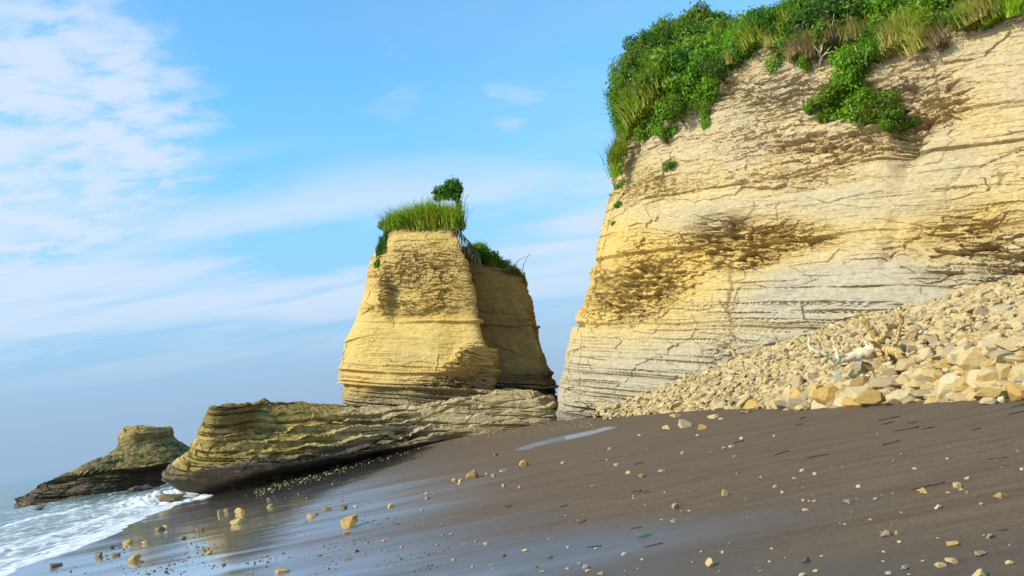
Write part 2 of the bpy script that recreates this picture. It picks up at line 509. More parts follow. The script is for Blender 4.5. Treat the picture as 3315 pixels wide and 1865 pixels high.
t.t.links.new(t.ramp(wetv, 0, 1, 0.15, 0.4), b.inputs['Specular IOR Level'])
t.t.links.new(filmv, b.inputs['Coat Weight'])
b.inputs['Coat Roughness'].default_value = 0.11
b.inputs['Coat IOR'].default_value = 1.33
gl = t.n('ShaderNodeBsdfGlossy', {'Color': (0.95, 0.96, 1.0, 1), 'Roughness': 0.10})
smx = t.n('ShaderNodeMixShader', {0: t.math('MULTIPLY', filmv, 0.72), 1: b.outputs[0], 2: gl.outputs[0]})
gl2 = t.n('ShaderNodeBsdfGlossy', {'Color': (0.85, 0.9, 1.0, 1), 'Roughness': 0.50})
sh = t.math('MULTIPLY', t.math('MULTIPLY', t.attr('sheen'), t.math('SUBTRACT', 1.0, filmv)), t.ramp(st, 0.3, 0.7, 0.10, 0.42))
smx = t.n('ShaderNodeMixShader', {0: sh, 1: smx.outputs[0], 2: gl2.outputs[0]})
finish(t, smx)
M_SAND = m
beach = link('beach', mesh_np('beach', np.stack([bx, by, bz], 1), grid_faces(len(gx), len(gy)), M_SAND, {'wetness': wet, 'film': film, 'sheen': sheen}, True), kind='structure')
tag(beach, 'dark brown grey sand beach sloping down to the sea')

# ------------------------------------------------------------------ sea
ang = np.radians(np.concatenate([np.linspace(-80, -47, 40)[:-1], np.linspace(-47, -14, 330), np.linspace(-14, 30, 60)[1:]]))
rad = np.concatenate([np.arange(14, 30, 0.13), np.arange(30, 60, 0.24), np.geomspace(60, 400, 130), np.geomspace(430, 14000, 60)])
AN, RA = np.meshgrid(ang, rad)
sx, sy = (np.sin(AN) * RA).ravel(), (np.cos(AN) * RA).ravel()
ss = shore(sx, sy)
dd = np.clip(-ss, 0, None)
amp = sm(-0.5, 14, dd) * np.exp(-dd / 2500)
ph = ss + 1.4 * fbm(sx * 0.05, sy * 0.035, 0.0, 3, 31)
sz = amp * (0.16 * np.maximum(np.sin(ph * 0.62), -0.4) + 0.09 * fbm(sx * 0.32, sy * 0.22, 0.0, 3, 33) + 0.05 * fbm(sx * 1.3, sy * 0.9, 0, 2, 37))
runup = 0.045 * fbm(sx * 0.30, sy * 0.22, 0.0, 4, 41) - 0.012
sz = sz + np.where(ss > -6, runup * sm(-6, -1, ss), 0)
# the low breaking roll that runs along the beach and against the rocks
roll_s = -3.4 + 1.1 * fbm(sx * 0.16, sy * 0.12, 0, 3, 43)
crest = np.exp(-((ss - roll_s) / 0.55) ** 2) * sm(-0.3, 0.5, vnoise(sx * 0.10, sy * 0.09, 4.0, 44) + 0.35)
crest2 = np.exp(-((ss + 10.5 - 1.5 * vnoise(sx * 0.09, sy * 0.08, 2.0, 45)) / 0.7) ** 2) * sm(-0.1, 0.4, vnoise(sx * 0.09, sy * 0.1, 7.0, 46))
froth = 0.5 + 0.5 * np.abs(fbm(sx * 1.4, sy * 1.1, 0, 4, 47))
sz = sz + (0.34 * crest + 0.36 * crest2) * froth
spl = np.exp(-((sx + 24.5) ** 2 / 4.0 + (sy - 49.5) ** 2 / 9)) + 0.8 * np.exp(-((sx + 21.0) ** 2 / 5.5 + (sy - 43.2) ** 2 / 0.9))
sz = sz + spl * 0.65 * np.abs(fbm(sx * 1.1, sy * 1.1, 0, 4, 51))
foam = np.clip(np.exp(-dd / 26.0) * 0.52, 0, 1)
foam = foam * sm(85, 55, sy) + 0.06 * np.exp(-dd / 60)
foam = np.clip(foam + 0.8 * crest + 0.7 * crest2 + 0.9 * spl + 0.45 * np.exp(-((ss + 0.6) / 0.8) ** 2), 0, 1.4)
m, t = material('sea_water')
co = t.n('ShaderNodeTexCoord').outputs['Object']
flow = t.mapping(co, (1.0, 0.62, 1.0), rot=(0, 0, math.atan(0.24)))
f1 = t.noise(flow, 0.55, 7, 0.66, 0.8)
f2 = t.noise(flow, 2.4, 6, 0.66, 0.5)
lace = t.n('ShaderNodeTexVoronoi', {'Vector': t.mapping(flow, (1, 1, 1)), 'Scale': 1.5}, feature='DISTANCE_TO_EDGE').outputs['Distance']
pat = t.math('ADD', t.math('MULTIPLY', f1, 0.65), t.math('MULTIPLY', f2, 0.35))
pat = t.math('ADD', pat, t.math('MULTIPLY', t.ramp(lace, 0.14, 0.0), 0.12))
fac = t.ramp(t.math('ADD', pat, t.math('MULTIPLY', t.attr('foam'), 0.46)), 0.68, 0.90)
far = t.ramp(t.n('ShaderNodeCameraData').outputs['View Distance'], 70, 800) if False else t.attr('offshore')
wcol = t.mix(far, (0.105, 0.150, 0.135), (0.030, 0.150, 0.165))
rip = t.math('ADD', t.noise(t.mapping(co, (1.0, 0.5, 1.0), rot=(0, 0, 0.24)), 1.6, 6, 0.6), t.math('MULTIPLY', t.noise(t.mapping(co, (1.0, 0.45, 1.0), rot=(0, 0, 0.24)), 0.22, 5, 0.6), 2.5))
bump = t.n('ShaderNodeBump', {'Strength': 0.55, 'Distance': 0.22, 'Height': rip})
wb = t.n('ShaderNodeBsdfPrincipled', {'Base Color': wcol, 'Roughness': 0.16, 'IOR': 1.33, 'Normal': bump.outputs[0]})
fcol = t.mix(t.ramp(f2, 0.35, 0.65), (0.40, 0.43, 0.46), (0.74, 0.72, 0.68))
fb = t.n('ShaderNodeBsdfPrincipled', {'Base Color': fcol, 'Roughness': 0.75, 'Normal': t.n('ShaderNodeBump', {'Strength': 0.8, 'Distance': 0.12, 'Height': pat}).outputs[0]})
mx = t.n('ShaderNodeMixShader', {0: fac, 1: wb.outputs[0], 2: fb.outputs[0]})
finish(t, mx)
sea = link('sea', mesh_np('sea', np.stack([sx, sy, sz], 1), grid_faces(len(ang), len(rad))[:, ::-1], m, {'foam': foam, 'offshore': sm(20, 260, dd)}, True), kind='structure')
tag(sea, 'foamy blue green sea washing onto the beach')

# ------------------------------------------------------------------ rock shaping
lay_t = np.cumsum(np.concatenate([[0], rng.choice([0.10, 0.16, 0.24, 0.36, 0.55, 0.8], 260, p=[.16, .2, .24, .2, .13, .07])])) - 25.0
lay_r = rng.uniform(-1, 1, 400)


def strata(P):
    return P[:, 2] + 0.18 * P[:, 0] - 0.10 * P[:, 1]


def rock_relief(P, amp=0.12, beds=None, spall=None, spall_d=0.35, lumps=0.5, notch=0.10, seed=0, lines=()):
    """Outward relief in metres: bulges, proud and recessed beds, joints, broken patches."""
    x, y, z = P.T
    zs = strata(P) + 0.12 * vnoise(x * 0.12, y * 0.12, z * 0.08, seed + 1) + 0.025 * vnoise(x * 0.8, y * 0.8, z * 0.8, seed + 2)
    i = np.clip(np.searchsorted(lay_t, zs) - 1, 0, len(lay_t) - 2)
    lo, hi = lay_t[i], lay_t[i + 1]
    dist = np.minimum(zs - lo, hi - zs)
    var = vnoise(x * 0.33 + i * 7.3, y * 0.33 - i * 3.1, i * 1.7, seed + 3)
    m1 = np.clip(0.55 + 0.75 * vnoise(x * 0.11, y * 0.11, z * 0.16, seed + 4), 0.05, 1.4)
    bw = 1.0 if beds is None else beds
    var2 = vnoise(x * 0.9 + i * 3.3, y * 0.9 - i * 5.1, i * 2.9, seed + 13)
    d = amp * m1 * (bw * 0.55 * lay_r[i] + (0.35 + 0.6 * bw) * var + 0.55 * var2)
    crack = sm(-0.25, 0.45, vnoise(x * 0.28, y * 0.28, i * 2.3, seed + 5))
    crack = crack * (bw + (1 - bw) * sm(0.1, 0.5, vnoise(x * 0.55, y * 0.55, i * 1.3, seed + 14)))
    d -= notch * (0.8 + 0.7 * bw) * np.exp(-(dist / 0.04) ** 2) * crack * (0.3 + 0.7 * m1)
    d += lumps * fbm(x * 0.16, y * 0.16, z * 0.13, 3, seed + 6)
    sp = np.clip(0.9 * vnoise(x * 0.17, y * 0.17, z * 0.30, seed + 7) - 0.25, 0, 1)
    sp = sp if spall is None else np.clip(sp * 0.9 + spall, 0, 1.3)
    wx = x + 0.30 * vnoise(x * 1.3, y * 1.3, z * 1.3, seed + 15) + 0.10 * vnoise(x * 4, y * 4, z * 4, seed + 16)
    wz = zs + 0.06 * vnoise(x * 1.1, y * 1.1, z * 1.1, seed + 17) + 0.035 * vnoise(x * 3.7, y * 3.7, z * 3.7, seed + 19)
    v, e = cells(wx / 1.1, y / 1.1, wz / 0.21, seed + 8)
    d += sp * spall_d * (0.62 * v - 0.25) - sp * 0.10 * np.exp(-(e / 0.08) ** 2)
    v3, e3 = cells((wx + 0.5 * vnoise(x * 0.5, y * 0.5, z * 0.5, seed + 20)) / 2.3, y / 2.3, (wz + 0.2 * vnoise(x * 0.4, y * 0.4, z * 0.6, seed + 21)) / 0.85, seed + 28)
    d += np.clip(0.35 + sp, 0, 1) * spall_d * 0.42 * v3 - 0.07 * np.clip(0.1 + sp, 0, 1) * np.exp(-(e3 / 0.04) ** 2)
    v2, e2 = cells(wx / 0.55, y / 0.55, wz / 0.12, seed + 18)
    thin = np.clip(0.05 + 1.25 * vnoise(x * 0.2, y * 0.2, z * 0.42, seed + 23), 0, 1)
    d += (0.012 + 0.075 * thin * (0.4 + np.clip(sp, 0, 1)) + sp * 0.10) * v2
    v4, e4 = cells(wx / 1.7, y / 1.7, wz / 0.16, seed + 38)
    d += 0.085 * np.clip(thin - 0.1, 0, 1) * np.clip(1.2 * np.abs(v4) * v4, -1, 1)
    # long joints running down the face
    j = np.abs(vnoise((wx - y) * 0.45, z * 0.09, 0.5, seed + 9) + 0.12 * vnoise(x, y, z * 1.4, seed + 22))
    d -= 0.12 * np.exp(-(j / 0.02) ** 2) * sm(0.0, 0.4, vnoise(x * 0.2, y * 0.2, z * 0.2, seed + 10))
    for zl, wd, dp in lines:
        d -= dp * np.exp(-((zs - zl) / wd) ** 4) * np.clip(0.75 + 0.6 * vnoise(x * 0.2, y * 0.2, zl, seed + 11), 0, 1)
    d += 0.030 * fbm(x * 1.6, y * 1.6, z * 3.2, 4, seed + 12, 0.65)
    rock_relief.piece = v
    return d, np.clip(sp, 0, 1)


def normals_grid(P, nu, nv, wrap=False):
    G = P.reshape(nv, nu, 3)
    if wrap:
        du = np.roll(G, -1, 1) - np.roll(G, 1, 1)
    else:
        du = np.gradient(G, axis=1)
    dv = np.gradient(G, axis=0)
    n = np.cross(du, dv)
    n /= np.linalg.norm(n, axis=2, keepdims=True) + 1e-9
    return n.reshape(-1, 3)


def gauss_px(px, py, items):
    r = np.zeros(px.shape)
    for cx_, cy_, rx, ry, v in items:
        r += v * np.exp(-(((px - cx_) / rx) ** 2 + ((py - cy_) / ry) ** 2) ** 1.5)
    return r


SURF = {}                                     # rock surfaces, for finding the point behind a pixel


def remember(key, V):
    SURF[key] = (V,) + project(V)


def hit(key, px, py, r=9.0):
    V, u, v, d = SURF[key]
    q = (u - px) ** 2 + (v - py) ** 2
    k = np.where((q < r * r) & (d > 1))[0]
    if len(k) == 0:
        return V[np.argmin(np.where(d > 1, q, 1e12))]
    return V[k[np.argmin(d[k])]]


# ------------------------------------------------------------------ the cliff
plan = spline([(13, 82), (8, 70), (3.6, 60), (1.7, 53.5), (1.9, 50.2), (3.6, 47.8), (6.5, 45), (11, 40), (16, 34.5), (21, 29.5), (27, 24.5), (36, 18), (50, 9)], 3000)
dens = np.where((plan[:, 1] < 54) & (plan[:, 0] < 25.5), 1.0, 0.13)
cum = np.cumsum(dens); cum /= cum[-1]
NU, NVF, NVT = 900, 430, 44
plan = np.stack([np.interp(np.linspace(0, 1, NU), cum, plan[:, k]) for k in (0, 1)], 1)
tan = np.gradient(plan, axis=0); tan /= np.linalg.norm(tan, axis=1, keepdims=True)
inn = np.stack([-tan[:, 1], tan[:, 0]], 1)     # into the rock
arc = np.concatenate([[0], np.cumsum(np.linalg.norm(np.diff(plan, axis=0), axis=1))])
k0 = int(np.argmin(np.hypot(plan[:, 0] - 1.9, plan[:, 1] - 50.2)))
arc -= arc[k0]
ktop = np.interp(plan[:, 0] + np.where(arc < 0, -99, 0), [-99, 1.9, 5, 11, 13, 18, 21.5, 28, 50], [21.5, 20.2, 21.2, 21.6, 21.2, 18.2, 17.2, 16, 14])
ktop = ktop + 0.7 * vnoise(arc * 0.28, 0.0, 0.5, 61) + 0.3 * vnoise(arc * 0.9, 0.0, 0.5, 62)
LZ = [-2, 0, 1, 3.9, 7.4, 12.4, 16.5, 18.3, 22, 26]
LC = [0, 0, 0.05, 0.6, 2.2, 4.8, 6.7, 7.3, 8.0, 8.6]
wc = sm(9.0, 0.5, arc)
rows = []
for r in range(NVF):
    tt = r / (NVF - 1)
    z = -1.0 + tt * (ktop + 1.0)
    lc = np.interp(z, LZ, LC)
    lf = np.interp(z, [-2, 0, 2, 6, 12, 18, 26], [-0.5, -0.3, 0.15, 1.1, 2.5, 4.2, 6.5])
    off = wc[:, None] * (lc[:, None] * np.array([1.0, 0.22])) + (1 - wc[:, None]) * lf[:, None] * np.where(arc[:, None] < 0, np.array([0.9, 0.1]), inn)
    rows.append(np.stack([plan[:, 0] + off[:, 0], plan[:, 1] + off[:, 1], z], 1))
last = rows[-1]
inn_top = np.where(arc[:, None] < 8, sm(8, -4, arc)[:, None] * np.array([0.85, 0.52]) + (1 - sm(8, -4, arc)[:, None]) * inn, inn)
inn_top /= np.linalg.norm(inn_top, axis=1, keepdims=True)
for r in range(1, NVT + 1):
    dpt = 15.0 * (r / NVT) ** 1.4
    rows.append(np.stack([last[:, 0] + inn_top[:, 0] * dpt, last[:, 1] + inn_top[:, 1] * dpt, last[:, 2] + 0.50 * dpt - 0.10 * max(dpt - 7, 0) ** 2 + 4.8 * sm(13, 3, arc) * (1 - math.exp(-dpt / 1.6))], 1))
P = np.vstack(rows)
NV = NVF + NVT
Nn = -normals_grid(P, NU, NV)
if np.mean((Nn * (np.array([0, 0, EYE]) - P)).sum(1)[: NU * 300]) < 0: Nn = -Nn
pu, pv, pd = project(P)
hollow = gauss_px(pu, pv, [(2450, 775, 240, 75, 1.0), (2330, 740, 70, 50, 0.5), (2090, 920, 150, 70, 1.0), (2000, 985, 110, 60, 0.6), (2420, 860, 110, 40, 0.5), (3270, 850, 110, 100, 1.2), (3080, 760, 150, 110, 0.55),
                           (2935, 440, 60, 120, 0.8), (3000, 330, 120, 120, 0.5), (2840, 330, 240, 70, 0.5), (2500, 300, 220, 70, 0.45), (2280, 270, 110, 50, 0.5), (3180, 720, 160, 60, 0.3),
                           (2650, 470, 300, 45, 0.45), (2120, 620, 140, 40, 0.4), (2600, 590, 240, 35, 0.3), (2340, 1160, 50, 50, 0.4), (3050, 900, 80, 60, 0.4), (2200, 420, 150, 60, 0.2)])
smooth_zone = gauss_px(pu, pv, [(2700, 940, 330, 120, 1.0), (2250, 690, 220, 70, 0.8), (2700, 660, 300, 60, 0.7), (3000, 560, 200, 130, 0.5)])
rough_top = 0.26 * sm(9, 13, P[:, 2]) * np.clip(0.5 + 0.9 * vnoise(P[:, 0] * 0.3, P[:, 1] * 0.3, P[:, 2] * 0.35, 64), 0, 1.2)
d, sp = rock_relief(P, 0.15, beds=np.clip(sm(7.5, 3.5, P[:, 2]) + 0.22, 0, 1), spall=hollow + rough_top - 0.85 * smooth_zone, spall_d=0.55, lumps=0.32, notch=0.18, seed=100,
                    lines=[(strata(np.array([at(1900, 1048, 51)]))[0], 0.16, 0.42), (strata(np.array([at(2100, 840, 51)]))[0], 0.10, 0.35), (strata(np.array([at(2300, 640, 46)]))[0], 0.07, 0.25),
                           (strata(np.array([at(1850, 1200, 50)]))[0], 0.07, 0.2), (strata(np.array([at(1850, 1260, 50)]))[0], 0.06, 0.22), (strata(np.array([at(1850, 1310, 50)]))[0], 0.05, 0.2)])
piece = rock_relief.piece
d -= 0.60 * np.clip(hollow, 0, 1.2) * (pd < 75)
wu = 26 * fbm(P[:, 0] * 0.8, P[:, 1] * 0.8, P[:, 2] * 0.8, 3, 66)
# grooves: a diagonal gully and the vertical crack
gul = np.clip(0.5 + vnoise(P[:, 0] * 0.7, P[:, 1] * 0.7, P[:, 2] * 0.7, 67), 0, 1.3) * np.exp(-((pu + wu - np.interp(pv, [380, 560, 720, 900], [2960, 2930, 2890, 2860])) / 20) ** 2) * sm(360, 430, pv) * sm(920, 800, pv)
gul += 0.7 * np.exp(-((pu + 0.3 * wu - 2370) / 5) ** 2) * sm(820, 870, pv) * sm(1130, 1090, pv)
gul += 0.55 * np.clip(0.5 + 1.2 * vnoise(P[:, 0], P[:, 1], P[:, 2] * 1.5, 68), 0, 1.2) * np.exp(-((pu + 1.1 * wu - np.interp(pv, [530, 620], [3100, 3070])) / 6) ** 2) * sm(520, 560, pv) * sm(720, 640, pv)
gul += 0.7 * np.clip(0.5 + 1.2 * vnoise(P[:, 0], P[:, 1], P[:, 2] * 1.5, 69), 0, 1.2) * np.exp(-((pu + 1.1 * wu - np.interp(pv, [560, 640], [3240, 3220])) / 9) ** 2) * sm(550, 570, pv) * sm(660, 620, pv)
d -= 0.30 * gul
onface = np.repeat(np.r_[np.ones(NVF), np.linspace(1, 0.3, NVT)], NU)
P = P + Nn * (d * onface)[:, None]
z = P[:, 2]
ochre = np.clip(0.25 + 0.85 * gauss_px(pu, pv, [(2080, 900, 420, 260, 1.0), (2400, 800, 400, 150, 0.7), (1950, 700, 250, 250, 0.7), (3050, 720, 250, 120, 0.6), (2400, 1180, 80, 90, 0.9)]) - 0.15 * sm(14, 20, z), 0, 1)
grey = np.clip(sm(8.5, 3.0, z) * 0.95 + 0.9 * smooth_zone + 0.35 * sm(13, 17, z), 0, 1)
earth_shade = np.repeat(np.r_[np.zeros(NVF - 8), np.linspace(0, 0.9, 8), np.full(NVT, 1.0)], NU)
wetd = 0.55 * sm(2.6, 1.3, z) * sm(9, 2, P[:, 0])
M_face = mesh_np('cliff', P, grid_faces(NU, NV)[:, ::-1], M_ROCK, {'ochre': ochre, 'grey': grey, 'broken': np.clip(np.clip(0.35 * sp + 0.9 * hollow, 0, 1) * sm(0.7, -0.6, piece) * 0.95, 0, 1), 'earth_shade': earth_shade, 'algae': 0 * z, 'moss': 0 * z, 'wet': wetd})  # browner broken rock, with shade painted into hollows and their set-back pieces
cliff = link('cliff', M_face)
tag(cliff, 'tall pale yellow layered cliff at the right with a green overgrown top', 'cliff')
remember('cliff', P)


# ------------------------------------------------------------------ free-standing rocks
def ring_body(name, ring, zbot, ztop, offs, nu, nvf, nvt, visible, relief, dome=0.3, axis_pts=None):
    """A rock standing on a closed outline. offs(t, s, z) -> outward shift; the top closes onto a middle line."""
    ring = np.asarray(ring, float)
    R3 = np.c_[ring, ztop]
    R3 = spline(np.vstack([R3, R3[:1]]), 3001)[:-1]
    dn = np.where(visible(R3[:, 0], R3[:, 1]), 1.0, 0.22)
    cu = np.cumsum(dn); cu /= cu[-1]
    R3 = np.stack([np.interp(np.linspace(0, 1, nu, endpoint=False), cu, R3[:, k]) for k in range(3)], 1)
    q = R3[:, :2]
    tn = np.roll(q, -1, 0) - np.roll(q, 1, 0)
    tn /= np.linalg.norm(tn, axis=1, keepdims=True) + 1e-9
    on = np.stack([tn[:, 1], -tn[:, 0]], 1)
    cen = q.mean(0)
    if ((q - cen) * on).sum() < 0: on = -on
    rows = []
    for r in range(nvf):
        tt = r / (nvf - 1)
        z = zbot + tt * (R3[:, 2] - zbot)
        rows.append(np.c_[q + offs(tt, q, z)[..., :] if offs(tt, q, z).ndim == 2 else q + on * offs(tt, q, z)[:, None], z])
    last = rows[-1]
    if axis_pts is None:
        target = np.repeat(last[:, :2].mean(0)[None], nu, 0)
        tz = np.full(nu, last[:, 2].mean())
    else:
        A, B = np.asarray(axis_pts[0], float), np.asarray(axis_pts[1], float)
        k = np.clip(((last[:, :2] - A) @ (B - A)) / ((B - A) @ (B - A)), 0, 1)
        target = A + k[:, None] * (B - A)
        tz = np.polyval(np.polyfit(k, last[:, 2], 2), k)
    for r in range(1, nvt + 1):
        f = r / nvt * 0.995
        rows.append(np.c_[last[:, :2] + (target - last[:, :2]) * f, last[:, 2] + (tz - last[:, 2]) * f + dome * math.sin(f * math.pi / 2)])
    P = np.vstack(rows)
    nv = nvf + nvt
    Nn = normals_grid(P, nu, nv, True)
    c3 = np.array([cen[0], cen[1], 0.5 * (zbot + R3[:, 2].mean())])
    if ((P - c3) * Nn).sum(1)[: nu * nvf].mean() < 0: Nn = -Nn
    d, sp, attrs = relief(P, Nn)
    d = d * (1 - 0.75 * sm(-0.15, -0.55, Nn[:, 2]))
    P = P + Nn * d[:, None]
    F = grid_faces(nu, nv, True)
    a = P[F[nu * 5 + 3]]
    fn = np.cross(a[1] - a[0], a[2] - a[0])
    if fn @ Nn[F[nu * 5 + 3][0]] < 0: F = F[:, ::-1]
    return mesh_np(name, P, F, M_ROCK, attrs(P, sp)), P


# --- sea stack: a front column and a lower rear column
YS = 58.0
zl = np.array([[at(px, py, YS + 1.2)[0], at(px, py, YS + 1.2)[2]] for px, py in ((1128, 1330), (1118, 1290), (1100, 1200), (1105, 1110), (1150, 1030), (1170, 960), (1200, 830), (1240, 735), (1250, 690))])
zr = np.array([[at(px, py, YS - 2.6)[0] - 0.25, at(px, py, YS - 2.6)[2]] for px, py in ((1604, 1290), (1600, 1250), (1550, 1050), (1520, 880), (1490, 760), (1470, 700))])
fl = lambda z: np.interp(z, zl[:, 1], zl[:, 0])
fr = lambda z: np.interp(z, zr[:, 1], zr[:, 0])
tmpl = np.array([(-1.0, 0.35), (-0.95, -0.15), (-0.65, -0.55), (-0.1, -0.78), (0.45, -0.92), (0.92, -1.02), (1.0, -0.98), (0.95, -0.85), (0.72, -0.1), (0.55, 0.9), (-0.1, 1.15), (-0.75, 0.95)])


def col_offs(L, Rr, y0, dep0, dep1, zlo, zhi, base):
    def f(tt, q, z):
        l, r = L(z), Rr(z)
        k = np.clip((z - zlo) / (zhi - zlo), 0, 1)
        hx, cxx = (r - l) / 2, (r + l) / 2
        hy = dep0 + (dep1 - dep0) * k
        return np.c_[cxx + q[:, 0] * hx, y0 + 1.4 * k + q[:, 1] * hy] - q
    return f


def stack_relief(P, Nn):
    u, v, _ = project(P)
    front = (P[:, 1] < 62) & (P[:, 0] < -2.2)
    hol = gauss_px(u, v, [(1256, 965, 22, 60, 1.3), (1330, 1000, 150, 26, 0.7), (1370, 880, 170, 90, 0.75), (1460, 970, 70, 50, 0.4), (1520, 1165, 40, 42, 0.9), (1490, 1195, 50, 22, 0.7), (1290, 1160, 60, 50, 0.5), (1480, 1230, 110, 40, 0.6)])
    d, sp = rock_relief(P, 0.09, beds=np.clip(sm(7.2, 5.2, P[:, 2] + 0.18 * (P[:, 0] + 8)) + 0.12, 0, 1), spall=hol - 0.55 * gauss_px(u, v, [(1330, 1100, 200, 60, 1), (1380, 1180, 120, 50, 0.8)]), spall_d=0.42, lumps=0.42, notch=0.12, seed=300,
                        lines=[(strata(np.array([at(1300, 1037, 54)]))[0], 0.13, 0.35), (strata(np.array([at(1300, 1212, 54)]))[0], 0.06, 0.22), (strata(np.array([at(1300, 1258, 54)]))[0], 0.07, 0.35), (strata(np.array([at(1300, 1280, 54)]))[0], 0.05, 0.25)])
    d = d - 0.6 * np.clip(hol, 0, 1.8)
    z = P[:, 2]
    cut = sm(0, 16, u + 8 * vnoise(P[:, 0], P[:, 1], z * 2, 311) - np.interp(v, [1110, 1150, 1190, 1240], [1570, 1512, 1478, 1440])) * sm(1095, 1125, v) * sm(1232, 1215, v) * sm(1562, 1538, u)
    d -= 0.75 * cut * front
    beds = sm(7.6, 5.5, z + 0.18 * (P[:, 0] + 8))
    lyr = np.clip(np.searchsorted(lay_t, strata(P) * 1.6) - 1, 0, 399)
    d += beds * (0.22 * lay_r[lyr] + 0.2 * vnoise(P[:, 0] * 0.7, P[:, 1] * 0.7, lyr * 3.3, 307))

    def attrs(Q, s):
        return {'ochre': np.full(len(Q), 0.95), 'grey': 0.75 * sm(6.2, 4.2, Q[:, 2]), 'broken': np.clip(0.2 * s + 0.65 * np.clip(hol, 0, 1), 0, 1) * 1.0, 'earth_shade': sm(ZT - 2.6, ZT - 1.9, Q[:, 2] + 0.5 * vnoise(Q[:, 0] * 1.5, Q[:, 1], 0, 5)), 'algae': 0.45 * sm(6.2, 4.8, Q[:, 2]), 'moss': 0 * s, 'wet': 0.42 * sm(6.0, 4.6, Q[:, 2] + 0.3 * lay_r[np.clip(np.searchsorted(lay_t, strata(Q) * 2) - 1, 0, 399)])}  # hollows get painted shade on top of the browner broken rock
    return d, sp, attrs


stack = link('sea_stack', None, loc=(0, 0, 0))
tag(stack, 'free-standing ochre rock stack with tall grass and a small tree on top', 'sea stack')
ZT = zl[-1, 1]
me, P1 = ring_body('front_column', tmpl, 2.6, np.full(len(tmpl), ZT - 1.4), col_offs(fl, fr, 59.0, 5.2, 3.0, 4, ZT, 0), 460, 310, 24, lambda x, y: y < 0.2, stack_relief, dome=0.15)
link('front_column', me, stack, label='ochre front column lit by the sun')
remember('stack', P1)
zrr = np.array([[at(px, py, 61)[0], at(px, py, 61)[2]] for px, py in ((1786, 1330), (1788, 1260), (1792, 1200), (1776, 1160), (1752, 1080), (1722, 950), (1704, 890), (1690, 862))])
fr2 = lambda z: np.interp(z, zrr[:, 1], zrr[:, 0])
fl2 = lambda z: np.interp(z, [2, 16], [-6.5, -6.0])
tm2 = np.array([(-1.0, 0.1), (-0.8, -0.7), (-0.3, -0.95), (0.3, -1.0), (0.75, -0.85), (0.97, -0.4), (1.0, 0.2), (0.8, 0.8), (0.1, 1.1), (-0.7, 0.8)])


def rear_relief(P, Nn):
    d, sp, at_ = stack_relief(P, Nn)
    x, y, z = P.T
    d = d + 0.35 * fbm(x * 0.35, y * 0.35, z * 0.3, 3, 401) - 0.7 * np.exp(-((x + 0.2 * z - 2.6) / 0.5) ** 2) * sm(5, 7, z) * sm(11, 9, z)
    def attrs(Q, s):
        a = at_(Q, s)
        a['broken'] = np.full(len(Q), 0.85)  # whole column darkened evenly, its shade put into the colour
        a['earth_shade'] = np.clip(0.38 + sm(14.6, 15.3, Q[:, 2] + 0.4 * vnoise(Q[:, 0], Q[:, 1], 0, 5)), 0, 1)  # constant part is painted shade, the top band is soil
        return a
    return d, sp, attrs


ZT2 = zrr[-1, 1]
ztop2 = np.array([ZT2 + 1.5, ZT2 + 1.2, ZT2 + 0.9, ZT2 + 0.4, ZT2 - 0.1, ZT2 - 0.5, ZT2 - 0.6, ZT2, ZT2 + 1.0, ZT2 + 1.4])
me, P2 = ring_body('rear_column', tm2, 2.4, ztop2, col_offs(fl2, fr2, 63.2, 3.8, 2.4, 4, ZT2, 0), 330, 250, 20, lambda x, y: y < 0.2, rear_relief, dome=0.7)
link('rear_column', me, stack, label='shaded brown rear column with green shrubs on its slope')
remember('rear', P2)

# --- the rock shelf the stack stands on
shelf_ring = [(-23.0, 47.6), (-22.0, 44.8), (-19.8, 43.2), (-17.0, 42.9), (-14.0, 44.0), (-11.0, 46.2), (-7.5, 49.0), (-4.0, 50.6), (-0.8, 51.2), (1.3, 51.6), (2.2, 55), (1.6, 62), (-5, 66), (-13, 66), (-18, 62), (-22, 54)]
shelf_top = np.array([4.9, 5.05, 5.15, 5.05, 4.5, 3.85, 3.45, 3.60, 3.68, 3.60, 3.5, 3.7, 4.0, 4.4, 4.8, 4.9])


def shelf_offs(tt, q, z):
    left = sm(-18.5, -22.5, q[:, 0])
    midw = sm(-19, -15.5, q[:, 0]) * sm(-3.5, -9, q[:, 0]) * (q[:, 1] < 54)
    rightw = sm(-6, -3, q[:, 0])
    base = np.interp(z, [-1.5, 0.2, 0.8, 1.5, 2.2, 5.5], [-3.2, -3.0, -1.2, 0.0, -0.15, -1.4])
    nose = np.interp(z, [-1.5, 0.0, 0.5, 1.2, 1.9, 2.4, 3.4, 4.7, 5.4], [-2.4, -2.2, -0.7, 0.1, -0.1, -1.3, -2.0, -2.5, -3.8])
    slope = np.interp(z, [-1.5, 0.5, 0.9, 1.2, 1.6, 1.66, 2.1, 2.16, 2.7, 2.78, 3.3, 3.38, 4.2, 5.2], [-3.4, -3.3, -1.5, 0.15, 0.0, -0.45, -0.6, -1.15, -1.35, -2.1, -2.3, -3.2, -3.8, -4.8])
    wall = np.interp(z, [-1, 1.2, 1.75, 1.8, 2.35, 2.42, 2.95, 3.02, 4.0], [0.7, 0.6, 0.5, 0.15, 0.05, -0.45, -0.55, -1.3, -1.8])
    r = base * (1 - left) + nose * left
    r = r * (1 - midw) + slope * midw
    return r * (1 - rightw) + wall * rightw


